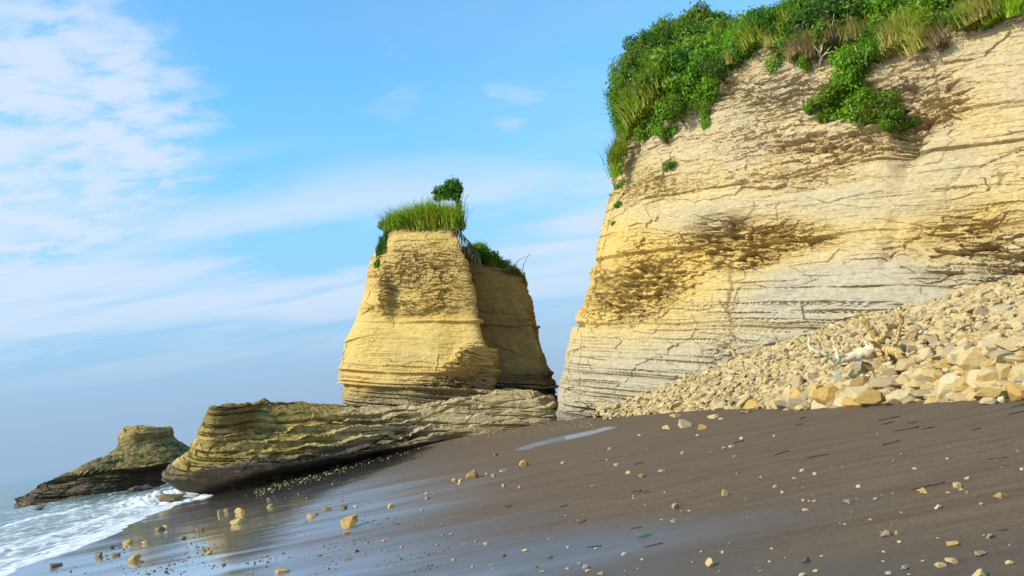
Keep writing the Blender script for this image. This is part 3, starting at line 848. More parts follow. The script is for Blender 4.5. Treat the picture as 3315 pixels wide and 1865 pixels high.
def shelf_relief(P, Nn):
    u, v, _ = project(P)
    x, y, z = P.T
    left = sm(-10, -17, x)
    hol = gauss_px(u, v, [(1330, 1410, 60, 25, 1.0), (850, 1390, 90, 14, 0.7), (1240, 1350, 130, 10, 0.7), (1100, 1470, 150, 30, 0.3)])
    d, sp = rock_relief(P, 0.15, spall=hol - 0.1, spall_d=0.45, lumps=0.30, notch=0.30, seed=500, lines=[(strata(np.array([at(800, 1385, 44)]))[0], 0.06, 0.22), (strata(np.array([at(700, 1440, 43)]))[0], 0.05, 0.15), (strata(np.array([at(700, 1500, 43)]))[0], 0.05, 0.16), (strata(np.array([at(1650, 1320, 51)]))[0], 0.06, 0.25), (strata(np.array([at(1650, 1290, 51)]))[0], 0.10, 0.35)])
    steep = np.abs(Nn[:, 2]) < 0.75
    d = np.where(steep, d, 0.5 * d + 0.16 * fbm(x * 0.9, y * 0.9, 0.0, 4, 511, 0.6))
    d -= 0.45 * np.clip(hol, 0, 1.2)
    pit, e = cells(x / 0.5, y / 0.5, z / 0.4, 520)
    d -= 0.14 * sm(0.5, 0.9, pit) * left * sm(3.6, 2.4, z) * steep
    # the diagonal joint across the shelf
    jl = np.abs(v - np.interp(u, [1150, 1250, 1400, 1520], [1470, 1410, 1345, 1290]))
    d -= 0.25 * np.exp(-(jl / 2.5) ** 2) * (u > 1140) * (u < 1530)

    def attrs(Q, s):
        zz_ = Q[:, 2] + 0.35 * vnoise(Q[:, 0] * 0.6, Q[:, 1] * 0.6, 0, 531)
        l = sm(-9, -16, Q[:, 0])
        topd = sm(3.7, 4.3, zz_) * l
        return {'ochre': 0.35 + 0.4 * l, 'grey': 0.35 * (1 - l), 'broken': np.clip(0.12 + 0.25 * s + 0.5 * hol, 0, 1), 'earth_shade': np.clip(0.90 * topd, 0, 1),
                'algae': np.clip(1.1 * l * sm(1.2, 2.0, zz_) + 0.35, 0, 1), 'moss': 0.2 * topd, 'wet': np.clip(0.92 * sm(2.1, 1.5, zz_ - 0.0) * sm(-6, -12, Q[:, 0]) * 1.0 + 0.35 * sm(1.9, 1.2, zz_), 0, 1)}
    return d, sp, attrs


me, P3 = ring_body('rock_shelf', shelf_ring, -1.2, shelf_top, shelf_offs, 820, 170, 50, lambda x, y: y < 52.5, shelf_relief, dome=0.25, axis_pts=((-17, 54), (-3, 58)))
shelf = link('rock_shelf', me)
tag(shelf, 'long low layered rock shelf with undercut dark base reaching into the surf', 'rock shelf')
remember('shelf', P3)

# --- the low rock out in the water
off_ring = [(-51.5, 74.0), (-49, 72.6), (-45.5, 73.2), (-42, 74.6), (-39.2, 77), (-37.6, 80), (-38, 85), (-43, 86), (-48, 82), (-51.5, 77.5)]
off_top = np.array([0.7, 1.6, 2.35, 2.7, 3.1, 3.3, 3.3, 2.9, 2.2, 1.1])


def off_offs(tt, q, z):
    left = sm(-46, -51, q[:, 0])
    return np.interp(z, [-1.5, 0, 0.6, 1.6, 2.2, 3.0, 4.2], [0.5, 0.2, 0.0, -0.5, -0.15, -0.9, -2.2]) - left * 0.6 * sm(0, 2.5, z)


def off_relief(P, Nn):
    d, sp = rock_relief(P, 0.16, spall_d=0.4, lumps=0.75, notch=0.12, seed=700)
    def attrs(Q, s):
        zz_ = Q[:, 2] + 0.5 * vnoise(Q[:, 0] * 0.5, Q[:, 1] * 0.5, 0, 731)
        return {'ochre': np.full(len(Q), 0.8), 'grey': 0 * s, 'broken': 0.5 * s, 'earth_shade': 0.25 * sm(3.0, 3.4, zz_), 'algae': sm(1.4, 2.0, zz_), 'moss': 0.95 * sm(1.6, 2.4, zz_) * sm(-48, -44, Q[:, 0]), 'wet': np.clip(sm(2.1, 1.5, zz_) + 0.5, 0, 1)}
    return d, sp, attrs


sea_rock = link('sea_rock', None)
tag(sea_rock, 'mossy dark rock with a flat-topped knob standing in the surf at left', 'rock')
me, P4 = ring_body('rock_base', off_ring, -1.2, off_top, off_offs, 300, 90, 30, lambda x, y: y < 78, off_relief, dome=0.3, axis_pts=((-47, 77), (-41, 81)))
link('rock_base', me, sea_rock)
remember('off', P4)
kn_ring = [(-43.2, 79), (-42.4, 77.4), (-40.8, 76.8), (-39.2, 77.2), (-38.4, 78.4), (-38.4, 80.4), (-39.6, 81.6), (-42, 81.6)]


def kn_relief(P, Nn):
    d, sp = rock_relief(P, 0.12, spall_d=0.5, lumps=0.35, notch=0.1, seed=750)
    def attrs(Q, s):
        zz_ = Q[:, 2] + 0.4 * vnoise(Q[:, 0] * 0.6, Q[:, 1] * 0.6, 0, 731)
        return {'ochre': np.full(len(Q), 0.75), 'grey': 0 * s, 'broken': 0.4 * s, 'earth_shade': 0 * s, 'algae': np.clip(0.4 + sm(5.6, 4.6, zz_), 0, 1), 'moss': sm(4.9, 4.0, zz_), 'wet': 0.3 + 0 * s}
    return d, sp, attrs


me, P5 = ring_body('rock_knob', kn_ring, 2.2, np.array([6.1, 6.2, 6.15, 6.0, 5.9, 5.9, 6.0, 6.1]), lambda tt, q, z: np.interp(z, [2.2, 3.2, 4.0, 4.7, 5.4, 5.8, 6.2], [2.6, 1.5, 0.5, -0.1, 0.05, -0.15, -0.6]), 220, 80, 14, lambda x, y: y < 79.5, kn_relief, dome=0.1)
link('rock_knob', me, sea_rock)

# ------------------------------------------------------------------ stones
def icosphere(sub):
    p = (1 + 5 ** 0.5) / 2
    V = [(-1, p, 0), (1, p, 0), (-1, -p, 0), (1, -p, 0), (0, -1, p), (0, 1, p), (0, -1, -p), (0, 1, -p), (p, 0, -1), (p, 0, 1), (-p, 0, -1), (-p, 0, 1)]
    V = [np.array(v) / np.linalg.norm(v) for v in V]
    F = [(0, 11, 5), (0, 5, 1), (0, 1, 7), (0, 7, 10), (0, 10, 11), (1, 5, 9), (5, 11, 4), (11, 10, 2), (10, 7, 6), (7, 1, 8), (3, 9, 4), (3, 4, 2), (3, 2, 6), (3, 6, 8), (3, 8, 9), (4, 9, 5), (2, 4, 11), (6, 2, 10), (8, 6, 7), (9, 8, 1)]
    for _ in range(sub):
        cache, F2 = {}, []
        def midp(a, b):
            k = (min(a, b), max(a, b))
            if k not in cache:
                v = V[a] + V[b]
                V.append(v / np.linalg.norm(v)); cache[k] = len(V) - 1
            return cache[k]
        for a, b, c in F:
            ab, bc, ca = midp(a, b), midp(b, c), midp(c, a)
            F2 += [(a, ab, ca), (b, bc, ab), (c, ca, bc), (ab, bc, ca)]
        F = F2
    return np.array(V), np.array(F)


ICO = {k: icosphere(k) for k in (0, 1, 2, 3, 4)}


def stone_shape(sub, seed, cuts=9, blocky=0.62, noise=0.03):
    r = np.random.default_rng(seed)
    V, F = ICO[sub]
    V = V.copy()
    V *= r.uniform(0.95, 1.35, 3)
    for _ in range(cuts):
        n = r.normal(size=3); n /= np.linalg.norm(n)
        dd_ = r.uniform(blocky, blocky + 0.28)
        k = np.clip(V @ n - dd_, 0, None)
        V -= k[:, None] * n
    V += V * (noise * fbm(V[:, 0] * 2 + seed, V[:, 1] * 2, V[:, 2] * 2, 3, seed))[:, None]
    V -= (V.max(0) + V.min(0)) / 2
    V /= (V.max(0) - V.min(0)) / 2            # fits a box of half size 1
    return V, F


def rot_z(a):
    return np.array([[math.cos(a), -math.sin(a), 0], [math.sin(a), math.cos(a), 0], [0, 0, 1]])


def rot_any(r):
    return np.array(Matrix.Rotation(r.uniform(-0.6, 0.6), 3, 'X') @ Matrix.Rotation(r.uniform(-0.6, 0.6), 3, 'Y') @ Matrix.Rotation(r.uniform(0, 6.28), 3, 'Z'))


PROTO = {}
for sub, cnt in ((2, 7), (3, 8), (4, 6)):
    for k in range(cnt):
        V, F = stone_shape(sub, 900 + sub * 20 + k, cuts=11 if sub < 4 else 14, blocky=0.44)
        for mk in ('STONE', 'OCHRE', 'GREY', 'WHITE', 'BROWN'):
            PROTO[sub, k, mk] = (V, F)
PMESH = {}


def proto_mesh(sub, k, mk):
    if (sub, k, mk) not in PMESH:
        V, F = PROTO[sub, k, mk]
        PMESH[sub, k, mk] = mesh_np('stone', V, F, globals()['M_' + mk], {'tone': np.full(len(V), 0.0)}, False)
    return PMESH[sub, k, mk]


def put_stone(name, p, w_, h_, mk, sub, seed, depth_ratio=0.8, sink=0.18, tilt=0.12):
    r = random.Random(seed)
    cnt = {2: 7, 3: 8, 4: 6}[sub]
    o = link(name, proto_mesh(sub, r.randrange(cnt), mk))
    o.scale = (w_ / 2, w_ / 2 * depth_ratio, h_ / 2)
    o.rotation_euler = (r.uniform(-tilt, tilt), r.uniform(-tilt, tilt), r.uniform(-0.5, 0.5) + r.choice((0, math.pi)))
    o.location = (p[0], p[1], p[2] + h_ / 2 * (1 - 2 * sink))
    return o


# --- scree: a slope of stones against the cliff foot
toe = np.array([on_sand(*q)[:2] for q in ((1960, 1358), (2010, 1350), (2150, 1337), (2360, 1322), (2560, 1318), (2720, 1312), (3000, 1295), (3315, 1280))])
toe = np.vstack([toe, toe[-1] + (toe[-1] - toe[-2]) * 4])
toe_s = spline(toe, 400)


def toe_dist(x, y):
    """Signed distance behind the toe line, positive towards the cliff."""
    x, y = np.atleast_1d(x), np.atleast_1d(y)
    d2 = (x[:, None] - toe_s[None, :, 0]) ** 2 + (y[:, None] - toe_s[None, :, 1]) ** 2
    k = d2.argmin(1)
    tg = np.gradient(toe_s, axis=0)[k]
    side = tg[:, 0] * (y - toe_s[k, 1]) - tg[:, 1] * (x - toe_s[k, 0])
    return np.sqrt(d2[np.arange(len(k)), k]) * np.sign(side)


def scree_z(x, y):
    d = toe_dist(x, y)
    base = sand_z(np.atleast_1d(x), np.atleast_1d(y))
    rise = 3.75 * (1 - np.exp(-np.clip(d, 0, None) / 5.6)) * np.interp(np.atleast_1d(y), [36, 40.5, 44.5, 46.5, 48], [1, 0.85, 0.55, 0.22, 0.08])
    return base + np.where(d > 0, rise, d * 0.5) + 0.10 * fbm(np.atleast_1d(x) * 0.5, np.atleast_1d(y) * 0.5, 0.0, 3, 81) * sm(0, 2, d), d


tg = np.gradient(toe_s, axis=0); tg /= np.linalg.norm(tg, axis=1, keepdims=True)
nr = np.stack([-tg[:, 1], tg[:, 0]], 1)


def in_cliff(x, y):
    """Metres behind the cliff's foot line (negative in front of it)."""
    d2 = (x[:, None] - plan[None, ::4, 0]) ** 2 + (y[:, None] - plan[None, ::4, 1]) ** 2
    k = d2.argmin(1) * 4
    return (x - plan[k, 0]) * inn[k, 0] + (y - plan[k, 1]) * inn[k, 1]


reach = np.zeros(400)
for st_ in np.arange(0.2, 18, 0.2):
    a_ = in_cliff(toe_s[:, 0] + nr[:, 0] * st_, toe_s[:, 1] + nr[:, 1] * st_)
    reach = np.where((a_ < 0.9) & (reach > st_ - 0.3), st_, reach)
U, T = np.meshgrid(np.linspace(0, 1, 150), np.linspace(-0.03, 1, 60))
ti = (U * 399).astype(int).ravel()
tl = T.ravel() * reach[ti]
qx = toe_s[ti, 0] + nr[ti, 0] * tl; qy = toe_s[ti, 1] + nr[ti, 1] * tl
qz, _d = scree_z(qx, qy)
bed_m = simple('scree_gravel', (0.40, 0.30, 0.16), 0.95, 0.5, 5.0, 0.8)
bed = link('scree_slope', mesh_np('scree_slope', np.c_[qx, qy, qz - 0.05 - 0.55 * (1 - sm(0.0, 0.07, U.ravel()))], grid_faces(150, 60)[:, ::-1], bed_m, None, True), kind='structure')
tag(bed, 'sloping bank of gravel under the stones at the cliff foot')


def on_scree(px, py):
    d = ray(px, py)
    tt = np.linspace(10, 60, 1400)
    z, dd_ = scree_z(d[0] * tt, tt)
    g = EYE + d[2] * tt - np.maximum(z, sand_z(d[0] * tt, tt))
    i = int(np.argmax(g < 0)) if (g < 0).any() else None
    if i is None: return None
    return np.array([d[0] * tt[i], tt[i], EYE + d[2] * tt[i]])


# sample scree stones
cand = []
r1 = np.random.default_rng(55)
while len(cand) < 15500:
    k = r1.integers(0, 400, 4000)
    dpt = r1.uniform(-0.02, 1.0, 4000) * reach[k]
    keep_ = r1.uniform(0, 1, 4000) < reach[k] / reach.max()
    x = toe_s[k, 0] + nr[k, 0] * dpt; y = toe_s[k, 1] + nr[k, 1] * dpt
    z, d_ = scree_z(x, y)
    # keep only what lies in front of the cliff face and roughly in view
    ok = keep_ & (y < 60) & (y > 11) & (x < 25) & (x / y < 0.80) & (d_ > -0.3)
    for a in np.where(ok)[0]:
        near_toe = math.exp(-max(d_[a], 0) / 1.6)
        right = float(sm(44, 24, y[a]))
        size = float(np.clip(r1.lognormal(math.log(0.122), 0.48), 0.05, 0.34)) * (1 + 0.9 * near_toe * right) * (1 + 0.25 * (y[a] > 34))
        cand.append((x[a], y[a], z[a], size, d_[a]))
cand = np.array(cand[:15500])
DWY = float(on_scree(2840, 1165)[1])
U_, V_, D_ = project(cand[:, :3])
clear_ = (U_ > 2600) & (U_ < 2945) & (V_ > 1000) & (V_ < 1192) & (D_ < DWY + 0.8) & (D_ > DWY - 3)
cand[:, 2] -= 0.45 * sm(2060, 1960, U_) * (cand[:, 4] > 0.6)
vis = (U_ < 3360) & (U_ > 1850) & (V_ < 1400)
score = np.where(vis, cand[:, 3] / D_, 0)
order = np.argsort(-score)
order = order[~(clear_[order] & (cand[order, 3] > 0.13))]
single, mass = order[:215], order[215:]

Vs, Fs, Ts, nvv = [], [], [], 0
shapes = [stone_shape(1, 700 + k, cuts=8, blocky=0.45, noise=0.08) for k in range(24)]
shapes0 = [stone_shape(0, 730 + k, cuts=4, blocky=0.6, noise=0.1) for k in range(24)]
for a in mass:
    x, y, z, sz_, d_ = cand[a]
    V, F = (shapes if sz_ > 0.19 else shapes0)[int(r1.integers(24))]
    sc = sz_ / 2 * np.array([r1.uniform(0.9, 1.5), r1.uniform(0.7, 1.1), r1.uniform(0.5, 0.9)])
    Q = (V * sc) @ rot_any(r1).T + np.array([x, y, z + sz_ * r1.uniform(-0.15, 0.40)])
    Vs.append(Q); Fs.append(F + nvv); Ts.append(np.full(len(V), r1.uniform(0, 1))); nvv += len(V)
sm_mesh = mesh_np('scree', np.vstack(Vs), np.vstack(Fs), M_STONE, {'tone': np.concatenate(Ts)}, False)
scree = link('scree', sm_mesh, kind='stuff')
tag(scree, 'mass of small pale broken stones banked against the cliff foot', 'scree')
for n_, a in enumerate(single):
    x, y, z, sz_, d_ = cand[a]
    o = put_stone('scree_stone', (x, y, z), sz_ * r1.uniform(1.0, 1.6), sz_ * r1.uniform(0.6, 0.95), 'OCHRE' if r1.random() < 0.16 else 'STONE', 2 if sz_ < 0.4 else 3, 3000 + n_, r1.uniform(0.6, 0.95), 0.2, 0.5)
    sp_ = 'at the left tail of the scree' if U_[a] < 2350 else 'on the scree left of the driftwood' if U_[a] < 2620 else 'on the scree below the driftwood' if U_[a] < 2950 else 'on the scree at the right edge'
    tag(o, f'{"ochre" if "ochre" in o.data.materials[0].name else "pale"} loose stone {sp_}', 'stone', 'larger loose stones of the scree')

# --- boulders at the toe of the scree: centre pixel x, foot pixel y, width and height in pixels
ORD = ['leftmost', 'second', 'third', 'fourth', 'fifth', 'sixth', 'seventh', 'eighth', 'ninth', 'tenth', 'eleventh', 'twelfth', 'thirteenth', 'fourteenth', 'fifteenth', 'sixteenth', 'seventeenth', 'eighteenth', 'nineteenth', 'twentieth']
boulders = [
    (2694, 1315, 96, 62, 'OCHRE', 'large ochre boulder with a dark rounded top at the scree edge'),
    (2827, 1316, 94, 52, 'OCHRE', 'broad flat-topped ochre boulder resting on the sand at the scree edge'),
    (2881, 1268, 100, 46, 'STONE', 'long pale yellow boulder behind the broad flat-topped one'),
    (2792, 1272, 72, 48, 'OCHRE', 'ochre boulder with dark slanting bands just above the scree edge'),
    (3094, 1281, 106, 66, 'WHITE', 'largest smooth cream boulder at the scree edge'),
    (3217, 1296, 112, 34, 'OCHRE', 'low flat ochre slab in front of the cream boulders at right'),
    (3190, 1262, 90, 60, 'STONE', 'blocky cream boulder with an upright edge right of the largest one'),
    (3262, 1246, 55, 62, 'STONE', 'upright tan boulder beside the blocky cream one'),
    (3151, 1200, 84, 66, 'STONE', 'round tan boulder higher on the scree at right'),
    (3188, 1180, 60, 46, 'OCHRE', 'ochre boulder with a dark side behind the round tan one'),
    (3236, 1192, 56, 36, 'STONE', 'rounded pale boulder high on the scree near the right edge'),
    (2976, 1246, 56, 44, 'STONE', 'mid-sized pale boulder left of the largest cream one'),
    (2945, 1205, 62, 42, 'STONE', 'squarish tan boulder below the driftwood stump'),
    (2719, 1236, 58, 36, 'GREY', 'grey brown boulder in the middle of the scree'),
    (2595, 1280, 46, 56, 'STONE', 'tall leaning pale stone near the left of the big boulders'),
    (2560, 1285, 44, 34, 'STONE', 'small squarish pale boulder left of the leaning stone'),
    (2530, 1304, 46, 22, 'OCHRE', 'low ochre boulder at the left end of the big boulders'),
    (3300, 1298, 52, 54, 'OCHRE', 'ochre boulder cut by the right edge of the view'),
    (3201, 1309, 46, 20, 'STONE', 'small flat stone on the sand before the ochre slab'),
    (3246, 1304, 26, 18, 'WHITE', 'small white stone on the sand right of the flat one'),
    (2881, 1313, 44, 20, 'STONE', 'small rounded stone on the sand right of the broad ochre boulder'),
    (2938, 1299, 23, 18, 'WHITE', 'small round whitish stone at the foot of the boulders'),
    (2592, 1329, 34, 18, 'STONE', 'small tan stone lying alone just off the scree edge'),
    (2617, 1326, 28, 24, 'STONE', 'little cream stone left of the large ochre boulder'),
    (2638, 1322, 30, 36, 'BROWN', 'small brown upright stone leaning on the large ochre boulder'),
    (2757, 1302, 48, 13, 'STONE', 'thin flat cream slab between the two big ochre boulders'),
    (2998, 1292, 84, 32, 'STONE', 'flat striped slab left of the largest cream boulder'),
    (3040, 1235, 62, 34, 'STONE', 'flat pale boulder behind the largest cream one'),
    (3120, 1225, 48, 30, 'STONE', 'small pale boulder behind the blocky cream one'),
    (3010, 1165, 54, 36, 'STONE', 'pale squarish stone right of the driftwood stump'),
    (3080, 1150, 70, 30, 'STONE', 'long flat pale stone lying across the scree at right'),
    (3280, 1130, 80, 34, 'STONE', 'wide pale slab high at the right edge'),
    (3230, 1110, 56, 28, 'STONE', 'flat yellowish slab above the rounded pale boulder'),
    (2870, 1190, 48, 34, 'STONE', 'rounded pale stone just under the driftwood log'),
    (2800, 1200, 40, 30, 'GREY', 'darker stone under the middle of the driftwood log'),
    (2650, 1270, 40, 26, 'STONE', 'rounded cream stone above the little brown one'),
    (3060, 1195, 50, 30, 'STONE', 'small tan boulder left of the round tan one'),
]
for i, (px, py, wp, hp, mk, lab) in enumerate(boulders):
    p = on_scree(px, py)
    if p is None: p = on_sand(px, py)
    k = p[1] / FPX * 1.02
    o = put_stone('boulder', p, wp * k * 1.08, hp * k * 1.25, mk, 4, 5000 + i, 0.8, 0.12, 0.18)
    tag(o, lab, 'boulder', 'boulders along the scree edge')

# --- rounded grey blocks at the cliff foot
for i, (px, py, wp, hp, lab) in enumerate([(2300, 1228, 120, 46, 'wide rounded grey block bulging from the cliff foot above the scree'), (2395, 1212, 110, 44, 'rounded grey block right of the widest one at the cliff foot'), (2290, 1268, 130, 30, 'low grey ledge block under the two rounded blocks'), (2345, 1178, 60, 36, 'small ochre block stuck on top of the grey blocks at the cliff foot')]):
    p = hit('cliff', px, py)
    k = p[1] / FPX
    o = put_stone('cliff_block', (p[0] + 0.35, p[1] + 0.35, p[2]), wp * k, hp * k * 1.2, 'OCHRE' if i == 3 else 'GREY', 4, 5200 + i, 0.7, 0.05, 0.05)
    o.data = mesh_np('cliff_block', *PROTO[4, i, 'STONE'], M_STONE, {'tone': np.full(len(PROTO[4, i, 'STONE'][0]), 0.9 if i < 3 else 0.7)}, True)
    o.rotation_euler = (0, 0.12, -0.7)
    tag(o, lab, 'rock block')

# --- single stones on the sand: x, foot y, width, height (pixels), material, label
beach_stones = [
    (1133, 1709, 54, 40, 'OCHRE', 'biggest ochre stone standing alone on the wet sand'),
    (1531, 1550, 42, 29, 'OCHRE', 'rounded yellow stone at the edge of the wet sand in the middle'),
    (1697, 1511, 31, 20, 'OCHRE', 'squarish ochre stone up the beach from the rounded yellow one'),
    (2218, 1384, 42, 28, 'STONE', 'squarish layered block on the sand before the scree'),
    (2274, 1391, 28, 17, 'OCHRE', 'smooth yellow stone right of the layered block'),
    (2160, 1391, 28, 14, 'STONE', 'flat tan stone left of the layered block'),
    (2186, 1352, 34, 12, 'STONE', 'flat grey tan stone near the left foot of the scree'),
    (2310, 1356, 36, 14, 'STONE', 'flat banded stone behind the smooth yellow stone'),
    (2336, 1362, 18, 10, 'STONE', 'small pale stone touching the flat banded one'),
    (2416, 1338, 36, 12, 'STONE', 'long thin pale stone just off the scree edge'),
]
auto = [(1471, 1562, 17, 13, 'OCHRE'), (1490, 1560, 14, 9, 'STONE'), (1488, 1570, 14, 9, 'STONE'), (1263, 1645, 21, 15, 'OCHRE'), (1114, 1652, 22, 15, 'BROWN'), (1060, 1655, 28, 14, 'BROWN'), (1151, 1645, 16, 9, 'STONE'), (1386, 1617, 19, 8, 'STONE'),
        (1381, 1601, 14, 6, 'STONE'), (1367, 1654, 14, 6, 'GREY'), (1995, 1511, 17, 10, 'STONE'), (2033, 1534, 15, 9, 'OCHRE'), (2077, 1546, 23, 9, 'OCHRE'), (2143, 1530, 25, 10, 'STONE'), (1974, 1457, 14, 9, 'STONE'), (2188, 1649, 25, 20, 'STONE'), (2180, 1693, 19, 12, 'STONE'),
        (1572, 1765, 15, 9, 'STONE'), (1470, 1816, 15, 9, 'STONE'), (1945, 1862, 22, 8, 'STONE'), (1899, 1841, 23, 12, 'GREY'), (1838, 1846, 15, 8, 'STONE'), (1876, 1827, 15, 7, 'STONE'), (2020, 1798, 18, 9, 'STONE'), (1822, 1503, 17, 8, 'STONE'), (2071, 1413, 13, 7, 'STONE'), (1598, 1546, 15, 11, 'STONE'), (1633, 1576, 15, 9, 'STONE'),
        (1629, 1527, 24, 8, 'STONE'), (1576, 1540, 13, 9, 'GREY'), (1683, 1581, 12, 7, 'STONE'), (1156, 1788, 15, 8, 'BROWN'), (1126, 1815, 20, 8, 'BROWN'), (1123, 1730, 24, 10, 'STONE'), (1606, 1476, 16, 9, 'BROWN'), (1838, 1776, 10, 7, 'WHITE'), (1460, 1733, 13, 6, 'GREY'),
        (1415, 1767, 12, 6, 'GREY'), (1300, 1774, 12, 6, 'STONE'), (1243, 1755, 13, 7, 'STONE'), (1505, 1763, 10, 6, 'STONE'), (1630, 1803, 16, 7, 'BROWN'), (1700, 1786, 20, 8, 'STONE'), (1780, 1808, 20, 9, 'BROWN'), (1735, 1839, 15, 7, 'BROWN'), (1757, 1854, 18, 6, 'OCHRE'), (1530, 1838, 11, 9, 'STONE'),
        (2347, 1605, 21, 21, 'STONE'), (2299, 1834, 30, 25, 'STONE'), (2609, 1821, 26, 15, 'BROWN'), (2747, 1630, 30, 15, 'GREY'), (2869, 1736, 36, 16, 'STONE'), (2906, 1729, 22, 13, 'STONE'), (2931, 1842, 28, 13, 'GREY'), (2877, 1859, 28, 8, 'WHITE'), (3046, 1835, 30, 15, 'STONE'), (3081, 1823, 36, 16, 'STONE'), (3174, 1799, 34, 16, 'STONE'),
        (3172, 1868, 52, 26, 'STONE'), (3085, 1768, 34, 16, 'OCHRE'), (3203, 1742, 26, 13, 'GREY'), (3037, 1646, 30, 12, 'WHITE'), (2992, 1598, 25, 18, 'OCHRE'), (3100, 1580, 36, 16, 'STONE'), (3131, 1552, 17, 8, 'WHITE'), (3243, 1612, 36, 18, 'OCHRE'), (3163, 1607, 19, 9, 'BROWN'), (3131, 1599, 14, 9, 'GREY'), (2778, 1579, 13, 9, 'STONE'),
        (2535, 1600, 15, 10, 'WHITE'), (2508, 1579, 13, 8, 'STONE'), (2596, 1527, 16, 8, 'WHITE'), (2639, 1538, 15, 9, 'STONE'), (2572, 1551, 12, 7, 'STONE'), (2604, 1623, 16, 7, 'STONE'), (2636, 1626, 13, 6, 'STONE'), (2608, 1653, 20, 7, 'STONE'), (2962, 1521, 13, 8, 'WHITE'), (2819, 1686, 12, 6, 'WHITE'), (2388, 1536, 9, 7, 'GREY'),
        (3310, 1523, 14, 8, 'WHITE'), (3178, 1635, 11, 7, 'WHITE'), (2399, 1423, 11, 8, 'STONE'), (2369, 1450, 19, 8, 'STONE'), (2343, 1454, 11, 6, 'STONE'), (2209, 1470, 15, 8, 'STONE'), (2258, 1413, 11, 6, 'WHITE'), (2506, 1414, 10, 6, 'STONE'), (2270, 1790, 9, 6, 'STONE'), (2463, 1548, 9, 6, 'STONE'),
        (780, 1661, 36, 17, 'OCHRE'), (769, 1696, 44, 17, 'OCHRE'), (714, 1668, 20, 18, 'OCHRE'), (734, 1660, 22, 13, 'BROWN'), (646, 1722, 30, 16, 'BROWN'), (411, 1763, 29, 13, 'OCHRE'), (468, 1761, 21, 11, 'OCHRE'), (435, 1817, 36, 18, 'OCHRE'), (318, 1805, 25, 16, 'BROWN'), (182, 1834, 36, 11, 'BROWN'), (515, 1720, 30, 13, 'BROWN'),
        (530, 1716, 20, 14, 'OCHRE'), (1004, 1679, 20, 15, 'OCHRE'), (1024, 1671, 18, 12, 'OCHRE'), (916, 1855, 38, 13, 'OCHRE'), (901, 1853, 20, 10, 'OCHRE'), (675, 1795, 20, 9, 'OCHRE'), (375, 1801, 26, 9, 'BROWN'), (590, 1746, 24, 9, 'BROWN'), (362, 1775, 20, 7, 'BROWN'), (871, 1620, 18, 8, 'BROWN'), (873, 1642, 20, 9, 'OCHRE')]
CN = {'OCHRE': 'ochre', 'STONE': 'tan', 'GREY': 'grey', 'WHITE': 'whitish', 'BROWN': 'brown'}


def zone(px, py):
    if px < 950: return 'pebbly wet sand by the shelf'
    if px < 1350: return 'wet sand left of centre'
    if px < 1950: return 'open sand in the middle' if py < 1700 else 'shiny sand at bottom middle'
    if py < 1480: return 'sand just before the scree'
    if px < 2700: return 'dry sand right of centre'
    return 'sand at lower right' if py > 1660 else 'sand at middle right'


zones = {}
for q in auto: zones.setdefault((zone(q[0], q[1]), q[4]), []).append(q)
for (zn, mk), qs in zones.items():
    qs.sort(key=lambda q: q[0])
    for i, q in enumerate(qs):
        size = 'small' if q[2] < 22 else 'sizeable'
        which = '' if len(qs) == 1 else (', leftmost of that colour' if i == 0 else ', rightmost of that colour' if i == len(qs) - 1 else ', ' + ORD[i] + ' of that colour from left')
        if len(qs) == 1: which = ', only one of that colour'
        beach_stones.append(q + (f'{size} {CN[mk]} stone on {zn}{which}',))
for i, (px, py, wp, hp, mk, lab) in enumerate(beach_stones):
    p = on_sand(px, py - 1)
    k = p[1] / FPX * 1.02
    o = put_stone('beach_stone', p, wp * k, hp * k * 1.3, mk, 3 if wp > 24 else 2, 7000 + i, 0.75, 0.28, 0.12)
    tag(o, lab, 'stone', 'stones lying on the sand')

# --- gravel along the waterline and under the shelf, too small to count
Vs, Fs, Ts, nvv = [], [], [], 0
r2 = np.random.default_rng(77)
gsh = [stone_shape(0, 760 + k, cuts=4, blocky=0.62, noise=0.05) for k in range(6)]


def add_gravel(x, y, size, Vs, Fs, Ts):
    global nvv
    V, F = gsh[int(r2.integers(6))]
    z = float(sand_z(np.array(x), np.array(y)))
    sc = size / 2 * np.array([r2.uniform(0.9, 1.6), r2.uniform(0.7, 1.1), r2.uniform(0.4, 0.8)])
    Vs.append((V * sc) @ rot_z(r2.uniform(0, 6)).T + np.array([x, y, z + sc[2] * 0.55]))
    Fs.append(F + nvv); Ts.append(np.full(len(V), r2.uniform(0, 1))); nvv += len(V)


n_ = 0
while n_ < 1100:                                # clustered on the wet sand
    px, py = r2.uniform(150, 1450), r2.uniform(1540, 1860)
    cl = float(vnoise(px / 90, (py + 0.12 * px) / 22, 0, 71))
    lim = np.interp(px, [150, 620, 900, 1450], [1790, 1640, 1580, 1470])
    if py < lim or cl + 0.9 * math.exp(-abs(py + 0.5 * (px - 900) - 1660) / 90) < r2.uniform(0.1, 1.0): continue
    p = on_sand(px, py)
    if shore(p[0], p[1]) < 1.0: continue
    add_gravel(p[0], p[1], float(np.clip(r2.lognormal(math.log(0.022), 0.5), 0.008, 0.08)), Vs, Fs, Ts); n_ += 1
wetg = link('wet_gravel', mesh_np('wet_gravel', np.vstack(Vs), np.vstack(Fs), M_BROWN, {'tone': np.concatenate(Ts)}, False), kind='stuff')
tag(wetg, 'scatter of small dark pebbles on the wet sand', 'gravel')
Vs, Fs, Ts, nvv = [], [], [], 0
n_ = 0
